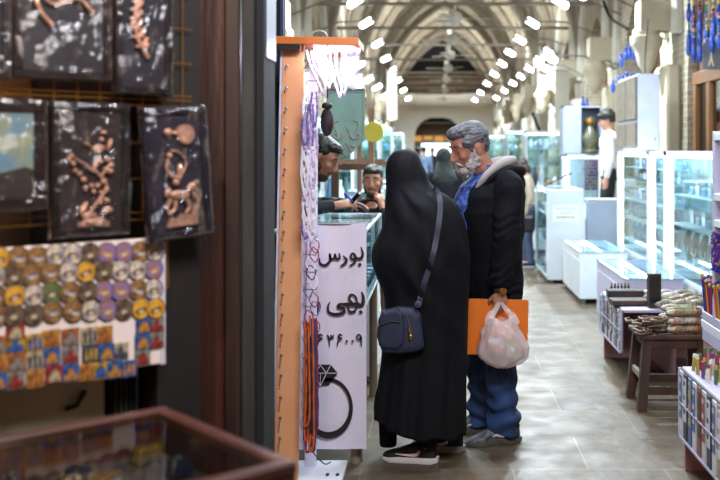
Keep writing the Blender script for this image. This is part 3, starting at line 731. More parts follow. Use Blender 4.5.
# small bracelets mid-way with red and blue bits
for i in range(11):
    z = 238+i*9; x = 309+R.uniform(-3, 5); c = R.choice([jd, jr, jb, jw]); nm = {jw: 'white', jr: 'red', jb: 'violet', jd: 'dark blue'}[c]
    p = [L(x, z, YR-.11), L(x-3, z+8, YR-.12), L(x+3, z+15, YR-.12), L(x+6, z+6, YR-.11), L(x+1, z, YR-.11)]
    strand(p, .003, c, f'small {nm} bracelet on the middle of the rack, {(cn+["eleventh"])[i]} from the top', 'bracelet', 'bracelet', 'small bracelets on the middle of the rack', False)
# long cords
cc = [('#d8642c', 'orange'), ('#2c3c80', 'blue'), ('#3b2c60', 'violet'), ('#8c2634', 'red'), ('#6b4a2c', 'brown'), ('#1d2030', 'black')]
seq = [1, 0, 0, 2, 3, 5, 4, 1, 0, 3, 2, 1, 4, 3]
for i, k in enumerate(seq):
    x = 305+i*.72; Y = YR-.1-.012*(i % 3); y0 = 322+R.uniform(-8, 12); y1 = 425+R.uniform(0, 26); c, nm = cc[k]
    p = [L(x-1, y0, Y), L(x+R.uniform(-2, 2), lerp(y0, y1, .3), Y), L(x+R.uniform(-3, 3), lerp(y0, y1, .7), Y), L(x+R.uniform(-2, 2), y1, Y), L(x+3, y1-8, Y-.005), L(x+3, lerp(y0, y1, .5), Y-.005), L(x+2, y0, Y)]
    strand(p, .005, mat('cord_'+nm, c, .6, var=.15), f'long {nm} cord necklace, {["first","second","third","fourth","fifth","sixth","seventh","eighth","ninth","tenth","eleventh","twelfth","thirteenth","fourteenth"][i]} in the bunch from the orange board', 'necklace', 'cord_necklace', 'long coloured cords on the lower rack', False)
# loose cord ends on the base
tag(MB().tube(bez([o0+L(311, 450, YR-.06), o0+L(318, 458, YR-.08), o0+L(325, 464, YR-.06), o0+L(331, 462, YR-.05)]), .003, 6).build('dangling_cord', jd, smooth=True), 'dark cord end curling over the white rack base', 'cord')
# translucent blue bag under the slab, dark pouch
M_bluepl = glassmat('blue_plastic', '#8f9cd8', .12, .15, bump=.5, bscale=10, alpha=.35)
rings = []
for j in range(9):
    z = lerp(L(0, 47, YR).z, L(0, 87, YR).z, j/8)
    rings.append([Vector((lerp(L(341, 0, YR).x, L(360-3*j/8, 0, YR).x, i/8), .05+.012*math.sin(i*1.3+j*.8), z+.012*math.sin(i*.8)*(j/8))) for i in range(9)])
o = MB().grid([[p+o0 for p in r] for r in rings], close=False, caps=False).build('plastic_sheet', M_bluepl, smooth=2); tag(o, 'translucent blue plastic sleeve hanging from the orange slab', 'plastic sleeve')
t2 = thing('hanging_pouch', 'dark maroon pouch hanging behind the white necklaces', 'pouch', W(327, 122, 5.2))
MB().ell((0, 0, 0), (.034, .03, .075), n=16, m=12).build('bag', mat('maroon_pouch', '#3d2830', .7, var=.3, scale=30), t2, True)
MB().lathe([(.02, .07), (.027, .075), (.027, .09), (.018, .1)], n=14).build('neck', mat('pouch_neck', '#241a20', .6), t2, True)
MB().tube([(0, 0, .1), (.005, 0, .2), (0, -.1, .36)], .003, 6).build('string', M_dark, t2, True)
MB().bx(-.03, .03, -.003, .003, 0, .08).build('x', M_or2) if 0 else None
o = tag(MB().bx(*sorted((W(328, 0, 4.85).x, W(341, 0, 4.85).x)), 4.85, 4.86, W(0, 57, 4.85).z, W(0, 46, 4.85).z).build('price_card', mat('brown_card', '#b5623c', .5)), 'small brown-orange card tucked under the orange slab', 'card')
# ================================================================= BANNER AND COUNTER
YB = 4.95
t = thing('banner', 'white cloth banner with black Persian lettering and a diamond ring drawing', 'banner', (0, YB, 0))
bx0, bx1 = WX(300, YB)-.04, WX(366.5, YB); bz0, bz1 = WZ(449, YB), WZ(224, YB)
rings = []
for j in range(31):
    z = lerp(bz0, bz1, j/30); row = []
    for i in range(25):
        x = lerp(bx0, bx1, i/24); y = -.008+.004*math.sin(x*30+z*3)+.006*noise.noise(Vector((x*6, z*4, 1)))+.003*abs(math.sin(z*9+x*5))
        row.append(Vector((x, y, z)))
    rings.append(row)
front = rings; back = [[p+Vector((0, .003, 0)) for p in r] for r in rings]
mb = MB(); mb.grid([r+b[::-1] for r, b in zip(front, back)], close=True, caps=True)
M_ban = mat('white_banner_cloth', '#d6d2e4', .45, var=.03, scale=4, bump=.12, bscale=14)
mb.build('cloth', M_ban, t, True)
MB().tube([(bx0, .0, bz1), (bx1+.006, .0, bz1)], .008, 8).build('top_bar', M_steel, t, True)
M_ink = mat('black_ink', '#17141c', .5, var=.02)
def letters(strokes, ox, oy, k, name='lettering'):
    mb = MB()
    def P(p): q = W(ox+p[0]/k, oy+p[1]/k, YB); return Vector((q.x, 0, q.z))
    for pts, ws in strokes:
        if len(pts) == 1:
            c = P(pts[0]); r = ws[0]/k*YB/1000; mb.prism([(c.x+r*math.cos(a*PI/4+.4)*(1.15 if a % 2 else .95), c.z+r*math.sin(a*PI/4+.4)) for a in range(8)], -.0245, -.0235); continue
        Q = bez([P(p) for p in pts], 6); L1, L2 = [], []
        for n_, p in enumerate(Q):
            f = n_/(len(Q)-1)*(len(ws)-1); a = min(int(f), len(ws)-2); w_ = lerp(ws[a], ws[a+1], f-a)/k*YB/1000/2
            tt = (Q[min(n_+1, len(Q)-1)]-Q[max(0, n_-1)]).normalized(); s_ = Vector((-tt.z, 0, tt.x))
            L1.append(p+s_*w_); L2.append(p-s_*w_)
        y = Vector((0, -.0245-.0002*len(mb.f)/400, 0)); b = len(mb.v); mb.v.extend([p+y for p in L1]+[p+y for p in L2]); n_ = len(L1)
        for q in range(n_-1): mb.face((b+q, b+q+1, b+n_+q+1, b+n_+q))
    return mb.build(name, M_ink, t)
def six(dx): return [([(258+dx, 330), (242+dx, 322), (234+dx, 338), (258+dx, 350)], (7, 12, 12, 8)), ([(248+dx, 346), (232+dx, 362), (226+dx, 394)], (10, 11, 5))]
# the second word, then the letter after it, then the number
letters([([(372, 66), (382, 100), (376, 142), (345, 152)], (8, 18, 24, 22)), ([(360, 143), (310, 142), (262, 142)], (26, 26, 20)), ([(346, 146), (336, 96), (308, 84), (298, 108), (322, 140)], (12, 12, 13, 15, 12)), ([(288, 150), (300, 184), (330, 182), (344, 150)], (9, 15, 15, 9)),
         ([(276, 140), (240, 142), (232, 158), (262, 166), (264, 190), (215, 202), (176, 188), (172, 150), (184, 126)], (14, 16, 18, 18, 20, 20, 18, 12, 5)), ([(367, 187)], (11,))], 300, 280, 6)
letters([([(90, 98), (116, 140), (112, 180), (86, 200)], (6, 20, 22, 12)), ([(97, 66)], (11,))], 300, 280, 6)
letters([([(368, 342), (352, 352), (342, 336), (356, 322), (368, 340), (370, 392)], (8, 9, 9, 9, 13, 6)), ([(318, 362)], (8,)), ([(283, 362)], (8,))]+six(0)+six(-118)+
        [([(166, 322), (176, 345), (181, 394)], (7, 14, 5)), ([(170, 342), (184, 350), (190, 326), (198, 346), (206, 322)], (9, 10, 8, 10, 6)), ([(92, 335), (76, 360), (86, 388), (104, 376), (92, 336)], (7, 8, 9, 9, 7))], 300, 280, 6)
# the first word
letters([([(226, 116), (233, 140), (226, 158), (205, 158)], (4, 9, 12, 10)), ([(206, 156), (196, 162), (188, 152), (196, 140), (206, 152), (202, 174), (184, 186)], (8, 8, 8, 8, 11, 10, 5)), ([(160, 148), (172, 162), (168, 176), (150, 188)], (4, 11, 11, 5)),
         ([(146, 138), (148, 156), (136, 160), (131, 142), (128, 158), (116, 160), (112, 140), (112, 168), (94, 184), (76, 176), (74, 156)], (4, 9, 9, 6, 9, 9, 7, 10, 11, 9, 4)), ([(222, 181)], (6.5,))], 300, 215, 3.69)
# ring drawing
mb = MB(); c = W(329, 407, YB); ro, ri = .1205, .102; n = 48
b0 = len(mb.v)
for k in range(n):
    a = 2*PI*k/n; mb.v.append(Vector((c.x+ro*math.cos(a), -.0245, c.z+ro*math.sin(a)*1.25)))
for k in range(n):
    a = 2*PI*k/n; mb.v.append(Vector((c.x+ri*math.cos(a), -.0245, c.z+.008+ri*math.sin(a)*1.22)))
for k in range(n): mb.face((b0+k, b0+(k+1) % n, b0+n+(k+1) % n, b0+n+k))
mb.build('ring_drawing', M_ink, t)
mb = MB()
def P2(px, py, y=-.0245): p = W(px, py, YB); return Vector((p.x, y, p.z))
def poly(pts, y=-.0245):
    b = len(mb.v); mb.v.extend(P2(*p, y) for p in pts); mb.face(range(b, b+len(pts)))
poly([(311, 363.5), (331, 363.5), (338.5, 372), (329, 384), (313, 384), (305, 372)])
mb.m(M_ban)
def line(a, b, w=.0016):
    a, b = P2(*a, -.0255), P2(*b, -.0255); d = (b-a).normalized(); s = Vector((-d.z, 0, d.x))*w
    i = len(mb.v); mb.v.extend([a+s, b+s, b-s, a-s]); mb.face((i, i+1, i+2, i+3))
mb2 = mb.build('gem_drawing', M_ink, t) if 0 else None
mb.ms = [M_ink, M_ban]; mb.mi = [0]*len(mb.mi); mb.cur = 1
line((305, 372), (338.5, 372)); line((311, 364), (316, 372)); line((316, 372), (321, 364)); line((321, 364), (327, 372)); line((327, 372), (331, 364)); line((316, 372), (321, 385)); line((327, 372), (321, 385)); line((321, 372), (321, 385), .001)
mb.build('gem_drawing', None, t)
# lit glass counter behind the banner
t = thing('glass_counter', 'glass shop counter on legs right behind the white banner', 'counter', (0, 0, 0))
cx0, cx1, cy0, cy1 = -.84, -.36, 5.02, 6.5; zt, zm = 1.17, .78
mb = MB(); e = .012
for x in (cx0, cx1-e):
    for y in (cy0, cy1-e): mb.bx(x, x+e, y, y+e, zm, zt)
for z in (zt-e, zm): mb.bx(cx0, cx1, cy0, cy0+e, z, z+e); mb.bx(cx0, cx1, cy1-e, cy1, z, z+e); mb.bx(cx0, cx0+e, cy0, cy1, z, z+e); mb.bx(cx1-e, cx1, cy0, cy1, z, z+e)
mb.build('frame', M_white, t)
mb = MB(); mb.bx(cx1-.006, cx1-.002, cy0+e, cy1-e, zm+e, zt-e); mb.bx(cx0+e, cx1-e, cy0+e, cy1-e, zt-.006, zt-.001); mb.build('glass', M_glass, t)
MB().bx(cx0+.01, cx1-.02, cy0+.02, cy1-.02, zm-.02, zm+.005).build('shelf', M_white, t)
MB().bx(cx0+.1, cx1-.1, cy1-.04, cy1-.02, zm-.06, zm-.02).build('rail', M_white, t)
for x in (cx0+.06, cx1-.05):
    for y in (cy0+.03, cy1-.06): MB().cyl((x, y, 0), (x, y, zm-.02), .026, n=14).build('leg', mat('counter_leg_wood', '#8a7a68', .5), t, True)
o = MB().cyl((WX(357, 5.08), 5.08, 0), (WX(357, 5.08), 5.08, .4), .028, n=16).build('leg', mat('counter_leg_wood', '#8a7a68', .5), t, True)
# row of shiny ring stands on the near edge of the counter, small goods inside
for i in range(9):
    x = WX(308+i*6.2, 5.06); o = thing('ring_display', f'small silver ring hanger on the counter edge above the banner, {cn[i]} from the left', 'ring display', (x, 5.05, zt), 0, 'silver ring hangers along the counter edge')
    MB().lathe([(.012, 0), (.013, .004), (.004, .007), (.004, .02)], n=12).build('foot', M_steel, o, True)
    MB().tube([(.013*math.cos(q*PI/8), 0, .034+.013*math.sin(q*PI/8)) for q in range(17)], .003, 6).build('ring', M_steel, o, True)
for i in range(7):
    y = 5.25+i*.18; o = thing('blue_box', f'small blue goods box inside the banner counter, {cn[i]} from the near end', 'box', (-.45, y, zm+.005), 0, 'blue boxes inside the banner counter')
    MB().bx(-.06, .06, -.05, .05, 0, .05, .005).build('body', mat('blue_goods', '#2f5f9c', .4, var=.3), o); MB().bx(-.062, .062, -.052, .052, .05, .07, .005).build('lid', mat('blue_lid', '#9cc4e0', .4), o)
# ================================================================= RIGHT SIDE: COUNTERS, CASES, STOOL
G = .012
def showcase(name, label, cat, x0, x1, y0, y1, z0, z1, zb, shelves, open_sides='xXyY', strips=2, fr=.03, back=None, group=None, base_m=None, es=1):
    """glass case between z0..z1 standing on a closed base from zb to z0"""
    t = thing(name, label, cat, ((x0+x1)/2, (y0+y1)/2, zb), 0, group); c = t.location.copy()
    mb = MB()
    def B(a, b_, c_, d, e, f, q=0): mb.bx(a-c.x, b_-c.x, c_-c.y, d-c.y, e-c.z, f-c.z, q)
    for x in (x0, x1-fr):
        for y in (y0, y1-fr): B(x, x+fr, y, y+fr, z0, z1)
    for z in (z0, z1-fr):
        B(x0, x1, y0, y0+fr, z, z+fr); B(x0, x1, y1-fr, y1, z, z+fr); B(x0, x0+fr, y0, y1, z, z+fr); B(x1-fr, x1, y0, y1, z, z+fr)
    mb.build('frame', M_white, t)
    if z0 > zb+.03:
        mb = MB(); B(x0+.004, x1-.004, y0+.004, y1-.004, zb+.05, z0, .004); mb.build('base', base_m or M_white, t)
        for x in (x0+.07, x1-.07):
            for y in (y0+.07, y1-.07): MB().cyl((x-c.x, y-c.y, 0), (x-c.x, y-c.y, .05), .025, n=10).build('foot', M_steel, t, True)
    mb = MB()
    if 'x' in open_sides: B(x0+.006, x0+.01, y0+fr, y1-fr, z0+fr, z1-fr)
    if 'X' in open_sides: B(x1-.01, x1-.006, y0+fr, y1-fr, z0+fr, z1-fr)
    if 'y' in open_sides: B(x0+fr, x1-fr, y0+.006, y0+.01, z0+fr, z1-fr)
    if 'Y' in open_sides: B(x0+fr, x1-fr, y1-.01, y1-.006, z0+fr, z1-fr)
    if 't' in open_sides: B(x0+fr, x1-fr, y0+fr, y1-fr, z1-.01, z1-.005)
    if mb.v: mb.build('glass', M_glass, t)
    if back:
        mb = MB()
        if back == 'X': B(x1-.02, x1-.008, y0+fr, y1-fr, z0+fr, z1-fr)
        if back == 'Y': B(x0+fr, x1-fr, y1-.02, y1-.008, z0+fr, z1-fr)
        mb.build('back_panel', mat('case_back_white', '#dfe9f2', .5, var=.02), t)
    for z in shelves: mb = MB(); B(x0+fr, x1-fr-.02, y0+fr, y1-fr, z-.006, z); mb.build('shelf', M_white, t)
    if strips:
        ms = MATS.get('showcase_light_strip') if es == 1 else mat('showcase_light_strip_%g' % es, '#ffffff', .5, emit=11*es, ecol='#e6f3ff', var=0)
        mb = MB(); B(x0+fr, x1-fr, y0+fr, y0+fr+.025, z1-fr-.02, z1-fr-.002); mb.build('light_strip', ms, t)
        if strips > 1: mb = MB(); B(x0+fr, x0+fr+.02, y0+fr, y1-fr, z1-fr-.02, z1-fr-.002); mb.build('light_strip', ms, t)
        if strips > 2:
            for y in (y0+fr, y1-fr-.02): mb = MB(); B(x0+fr, x0+fr+.02, y, y+.02, z0+fr, z1-fr); mb.build('light_strip', ms, t)
    return t
M_bust = mat('black_velvet_bust', '#20222a', .8, sheen=.4); M_silv = mat('silver_goods', '#a8b4c0', .3, .7); M_bluec = mat('blue_card', '#4d86b8', .4, var=.15); M_tray = mat('pale_tray', '#c9dbe6', .5)
def bust(x, y, z, label, group, s=1, rz=0):
    o = thing('necklace_bust', label, 'display bust', (x, y, z), rz, group)
    MB().tube([(0, 0, 0), (0, 0, .05*s), (-.02*s, 0, .12*s), (-.03*s, 0, .19*s), (-.01*s, 0, .25*s)], [.05*s, .07*s, .085*s, .05*s, .03*s], 12, .6).build('bust', M_bust, o, True)
    MB().tube([(-.1*s, .06*s*math.cos(a), .16*s+.06*s*math.sin(a)) for a in [PI+q*PI/6 for q in range(7)]], .004*s, 5).build('chain', M_silv, o, True)
def cardbox(x, y, z, w_, h, label, group, m=None, d=.05):
    o = thing('goods_box', label, 'box', (x, y, z), 0, group)
    MB().bx(-d/2, d/2, -w_/2, w_/2, 0, h*.7, .004).build('body', m or M_bluec, o); MB().bx(-d/2-.002, d/2+.002, -w_/2-.002, w_/2+.002, h*.7, h, .004).build('lid', M_tray, o)
# tall lit showcases along the right (face on x = 2.0)
units = [(9.5, 11.1, 'far', 'farthest tall lit showcase of the three on the right wall'), (8.8, 9.48, 'middle', 'narrow middle tall lit showcase on the right wall'), (7.2, 8.76, 'near', 'nearest and widest tall lit showcase on the right wall')]
for (y0, y1, nm, lab) in units:
    sh = [.62, .86, 1.06, 1.26, 1.4]
    showcase('tall_showcase', lab, 'showcase', 2.0, 2.42, y0, y1, .5, 1.57, 0, sh if nm != 'near' else [.62, .95, 1.2], 'xy', 3, .035, 'X', 'tall lit showcases on the right wall')
    zz = sh if nm != 'near' else [.62, .95, 1.2]
    for j, z in enumerate(zz):
        n = max(2, int((y1-y0)/(.2 if j > 0 else .3)))
        for i in range(n):
            y = lerp(y0+.12, y1-.12, (i+.5)/n)
            if j <= (1 if nm != 'near' else 0): bust(2.16, y, z, f'dark necklace bust on the {["bottom","second"][j]} shelf of the {nm} tall showcase', f'necklace busts in the {nm} tall showcase, {["bottom","second"][j]} shelf', .8 if nm != 'near' else 1.1)
            else: cardbox(2.2, y, z, .12, .07+.05*((i+j) % 2), f'small jewellery box on the {["bottom","second","third","fourth","top"][j]} shelf of the {nm} tall showcase', f'boxes in the {nm} tall showcase, {["bottom","second","third","fourth","top"][j]} shelf', [M_bluec, M_silv][(i+j) % 2])
# slatted cabinet on top
t = thing('wall_cabinet', 'tall grey cabinet with slatted doors above the lit showcases', 'cabinet', (2.15, 10.75, 1.58))
mb = MB(); mb.bx(-.1, .12, -.55, .6, 0, .78, .008); mb.build('body', mat('cabinet_grey', '#b4bbcb', .5, var=.05), t)
for k, (a, b_) in enumerate([(-.52, -.02), (.02, .57)]):
    for z0, z1 in ((.03, .28), (.32, .75)):
        f = MB(); f.bx(-.12, -.1, a, b_, z0, z1); d = f.build('door', mat('slat_door', '#6f675e', .6, var=.2, stretch=(20, 20, .3), scale=4), t)
        mb = MB()
        for q in range(6): mb.bx(-.13, -.12, a+.02+q*(b_-a)/6, a+.05+q*(b_-a)/6, z0, z1)
        mb.build('slats', mat('slats', '#a39888', .6), d)
# low white counter A with glass top
def low_counter(name, label, x0, x1, y0, y1, zt, gl=.1, strip=True, m=M_white):
    t = thing(name, label, 'counter', ((x0+x1)/2, (y0+y1)/2, 0)); c = t.location.copy()
    def B(mb, a, b_, c_, d, e, f, q=0): mb.bx(a-c.x, b_-c.x, c_-c.y, d-c.y, e, f, q)
    mb = MB(); B(mb, x0, x1, y0, y1, .05, zt-gl, .006); mb.build('body', m, t)
    for x in (x0+.05, x1-.05):
        for y in (y0+.05, y1-.05): MB().cyl((x-c.x, y-c.y, 0), (x-c.x, y-c.y, .05), .028, n=10).build('foot', M_steel, t, True)
    mb = MB(); e = .015
    for x in (x0, x1-e): B(mb, x, x+e, y0, y1, zt-gl, zt-.006)
    for y in (y0, y1-e): B(mb, x0+e, x1-e, y, y+e, zt-gl, zt-.006)
    mb.build('rim', m, t)
    mb = MB(); B(mb, x0-.012, x1+.012, y0-.012, y1+.012, zt-.006, zt, .002); mb.build('glass_top', M_glass, t)
    mb = MB(); B(mb, x0-.013, x0-.011, y0-.012, y1+.012, zt-.007, zt+.001); B(mb, x0-.012, x1+.012, y0-.014, y0-.012, zt-.007, zt+.001); mb.build('glass_edge', M_gedge, t)
    if strip: mb = MB(); B(mb, x0+.02, x0+.04, y0+.04, y1-.04, zt-.03, zt-.012); B(mb, (x0+x1)/2-.012, (x0+x1)/2+.012, y0+.04, y1-.04, zt-.03, zt-.012); mb.build('light_strip', MATS['showcase_light_strip'], t)
    return t
def trays(x0, x1, y0, y1, z, nx, ny, label, group, cols=None):
    for i in range(nx):
        for j in range(ny):
            x = lerp(x0, x1, (i+.5)/nx); y = lerp(y0, y1, (j+.5)/ny)
            o = thing('jewelry_tray', f'{label}, {cn[i]} from the aisle, {cn[j]} from the near end', 'tray', (x, y, z), R.uniform(-.12, .12), group)
            w_, l_ = (x1-x0)/nx*.42, (y1-y0)/ny*.42; k = (i*3+j) % 4
            MB().bx(-w_, w_, -l_, l_, 0, .012, .003).build('tray', [M_tray, M_bluec, mat('grey_felt', '#7b8794', .8), M_white][k], o)
            mb = MB()
            for q in range(4): mb.lathe([(.012, 0), (.018, .004), (.016, .008), (.011, .006)], (R.uniform(-w_*.7, w_*.7), R.uniform(-l_*.7, l_*.7), .012), 10)
            mb.build('pieces', [M_gold, M_silv][k % 2], o, True)
low_counter('low_counter', 'low white counter with lit glass top, farther one beside the aisle', 1.46, 2.5 if 0 else 1.95, 10.25, 11.6, .54, .09)
trays(1.5, 1.93, 10.3, 11.55, .455, 3, 4, 'gilt tray in the farther white counter', 'trays in the farther low counter')
low_counter('long_counter', 'wide white counter with lit glass top and lilac front, nearer one', 1.51, 1.97, 8.0, 9.45, .55, .09, True, mat('counter_lilac', '#c3c0da', .4, var=.04))
trays(1.54, 1.94, 8.05, 9.4, .465, 4, 5, 'silver tray in the nearer white counter', 'trays in the nearer wide counter')
# sign box with glass flank
t = showcase('sign_cabinet', 'white cabinet with a paper notice on front, standing at the aisle', 'cabinet', 1.30, 1.74, 11.85, 13.2, .06, 1.11, 0, [.45, .8], 'xt', 2, .03, None, es=.6)
mb = MB(); mb.bx(-.215, .215, -.675-.006, -.675+.01, .04, 1.11, .003); mb.build('front_panel', M_white, t)
mb = MB(); mb.bx(-.15, .16, -.684, -.682, .73, .93); mb.build('notice', mat('notice_paper', '#eef2f6', .6, var=.01), t)
mb = MB(); xx = -.13
for row, z in ((0, .885), (1, .835)):
    x = -.12 if row == 0 else -.05
    while x < (.13 if row == 0 else .07): mb.tube([(x, -.686, z), (x+.01, -.686, z+.012*R.random()), (x+.024, -.686, z-.004)], .0035, 5); x += .034
mb.build('notice_writing', mat('notice_ink', '#7d93ad', .6), t); MB().bx(-.11, .11, -.687, -.684, .775, .79).build('notice_rule', mat('notice_gold', '#c4ab72', .5), t)
for i in range(4):
    for j, z in enumerate((.09, .45, .8)): cardbox(1.42, 12.05+i*.3, z, .14, .1, f'pale goods box on the {["bottom","middle","top"][j]} shelf of the sign cabinet', 'boxes in the glass flank of the sign cabinet', [M_tray, M_bluec][(i+j) % 2], .12)
o = tag(MB().tube([(1.33, 12.4, 1.13), W(571, 173, 12.4)], [.02, .035], 8, .4).build('pointer_board', mat('black_lacquer', '#15171c', .4)), 'black slanted blade-shaped board leaning up on the sign cabinet', 'board')
# case with colourful beadwork behind
t = showcase('bead_showcase', 'lit showcase behind the sign cabinet, with colourful beadwork inside', 'showcase', 1.72, 2.2, 13.4, 13.8, .62, 1.52, 0, [.88], 'xy', 3, .03, 'Y', es=.8)
cb = ['#5b3a9c', '#d8a82c', '#b03c6c', '#2f56b0', '#d86a2c']
for i in range(12):
    x = 1.99+i*.0145
    o = thing('bead_string', f'hanging colourful bead string in the lit showcase, {(cn+["eleventh","twelfth"])[i]} from the left', 'bead string', (x, 13.44, 1.44), 0, 'bead strings in the lit showcase')
    MB().cyl((0, 0, 0), (0, 0, -.4), .0035, n=6).build('thread', M_steel, o)
    mb = MB()
    for k in cb: mb.ms.append(mat('bead_'+k, k, .3))
    for q in range(9): mb.cur = R.randrange(5); mb.ell((0, 0, -.02-q*.045), (.008, .008, .021), n=8, m=6)
    mb.build('beads', None, o, True)
o = tag(MB().bx(1.98, 2.17, 13.43, 13.45, .66, .86).build('lit_display_card', mat('lit_card', '#f4fbff', .4, emit=2.5, ecol='#eafaff')), 'glowing white card below the bead strings', 'card')
# grey cabinet with figurine above it
t = thing('open_cabinet', 'blue-grey open cabinet above the bead showcase, holding a figurine', 'cabinet', (1.95, 13.6, 1.53))
mg = mat('cab_bluegrey', '#98a5b8', .5, var=.05)
MB().bx(-.26, .26, .18, .2, 0, .64).build('back', mg, t); MB().bx(-.26, -.24, -.2, .18, 0, .64).build('side', mg, t); MB().bx(.24, .26, -.2, .18, 0, .64).build('side', mg, t); MB().bx(-.26, .26, -.2, .2, .62, .64).build('top', mg, t); MB().bx(-.26, .26, -.2, .2, -.01, .0).build('bottom', mg, t)
MB().bx(-.24, -.02, -.21, -.195, 0, .62).build('door', mg, t)
o = thing('figurine', 'dark ornate figurine with gold and green patches in the open cabinet', 'figurine', (2.06, 13.48, 1.53))
mb = MB(); mb.lathe([(.12, 0), (.13, .03), (.09, .06), (.1, .12), (.12, .2), (.08, .3), (.05, .36), (.07, .4), (.06, .46), (.02, .5)], n=18); mb.ell((-.07, -.02, .2), (.05, .04, .08)); mb.ell((.08, -.02, .17), (.05, .04, .09)); mb.build('body', mat('figurine_body', '#3b4a48', .35, col2='#6a6040', scale=20), o, True)
MB().lathe([(.075, .4), (.085, .42), (.075, .46)], n=16).build('headband', M_gold, o, True)
t = thing('back_counter', 'plain grey-blue back counter in front of the white-shirted boy', 'counter', (1.99, 12.0, 0)); MB().bx(-.2, .16, -.08, .06, 0, .98, .006).build('body', mg, t); MB().bx(-.21, .17, -.09, .07, .98, 1.0, .003).build('top', M_white, t)
# blue wall ornaments
def ornament(x, y, z, ln, label, group, multi=False):
    o = thing('bead_hanging', label, 'hanging ornament', (x, y, z), 0, group)
    MB().cyl((0, 0, 0), (0, 0, -ln*.4), .005, n=6).build('cord', M_steel, o)
    mb = MB()
    if multi:
        for k in ['#b02a3a', '#2a50b8', '#d8b02c', '#2c8a5c', '#20242c']: mb.ms.append(mat('bead2_'+k, k, .3))
        q = 0
        while q*.032 < ln*.6: mb.cur = R.randrange(5); mb.ell((0, 0, -q*.032), (.016, .016, .016), n=8, m=6); q += 1
        mb.build('beads', None, o, True); mb = MB()
    mb.ell((0, 0, -ln*.78), (.03, .02, ln*.25), n=12, m=8); mb.ell((0, -.005, -ln*.5), (.02, .015, .03), n=10, m=6)
    mb.build('amulet', mat('cobalt_glass', '#2f58c0', .25, var=.3, scale=12), o, True)
for i, (px, py, l_) in enumerate([(621, 42, .34), (625.5, 38, .3), (629.5, 36, .3), (634, 38, .28), (638, 45, .26), (613, 70, .3), (618.5, 66, .3), (622.5, 65, .3), (626.5, 61, .34), (631, 66, .26), (636, 64, .26)]):
    p = W(px, py, 13.3); ornament(p.x, p.y, p.z, l_, f'cobalt blue drop ornament on the wall above the slatted cabinet, {(cn+["eleventh"])[i]} one', 'blue drop ornaments above the slatted cabinet')
for i, (px, py) in enumerate([(583, 82), (587, 84), (584.5, 98)]):
    p = W(px, py, 14.2); ornament(p.x, p.y, p.z, .45, f'blue drop ornament hanging left of the white-shirted boy, {cn[i]}', 'blue drops left of the boy')
for i in range(16):
    px = 688+(i % 6)*6.2+R.uniform(-1, 1); py = -10+(i//6)*16+R.uniform(-4, 10); p = W(px, py, 2680/(px-437))
    ornament(p.x, p.y, p.z, R.uniform(.3, .45), f'multicoloured beaded hanging on the upper right wall, {["first","second","third","fourth","fifth","sixth"][i % 6]} across in the {["upper","middle","lower"][i//6]} row', 'beaded hangings on the upper right wall', True)
o = thing('embroidered_cloth', 'grey cloth with a pale tower-shaped motif on the right wall', 'cloth', W(711, 56, 9.75))
MB().bx(-.08, .12, 0, .012, -.13, .13).build('cloth', mat('grey_cloth', '#5a5f66', .8, var=.2), o)
MB().prism([(-.03, -.1), (-.01, -.02), (-.004, .08), (.004, .08), (.01, -.02), (.03, -.1), (.015, -.1), (0, -.05), (-.015, -.1)], -.006, -.001).build('motif', mat('pale_thread', '#b8a890', .7), o)
# timber shop front in the near right bay (x ~ 2.6)
M_tim = mat('orange_brown_timber', '#8a5c34', .55, var=.2, scale=5, stretch=(3, 3, .3))
t = thing('timber_shopfront', 'brown timber and glass shop front in the near right bay', 'shop front', (2.83, 9.7, 0))
MB().bx(-.04, .04, -1.24, 1.24, 2.28, 2.42, .01).build('lintel', M_tim, t)
for y in (1.15, .62, .1, -.5, -1.15): MB().bx(-.04, .04, y-.06, y+.06, 0, 2.28, .008).build('post', M_tim, t)
MB().bx(.0, .01, -1.15, 1.15, .3, 2.28).build('glass', glassmat('shop_glass', '#b9b4ac', .15), t)
MB().bx(.05, .06, -1.24, 1.24, 0, 2.28).build('inner_panel', mat('shop_inner', '#6f5d4c', .7, var=.25, scale=2, stretch=(2, 2, .4)), t)
MB().bx(.02, .06, -1.24, 1.24, 2.42, 3.6).build('upper_board', mat('upper_brown_board', '#7a4f34', .7, var=.25, scale=3), t)
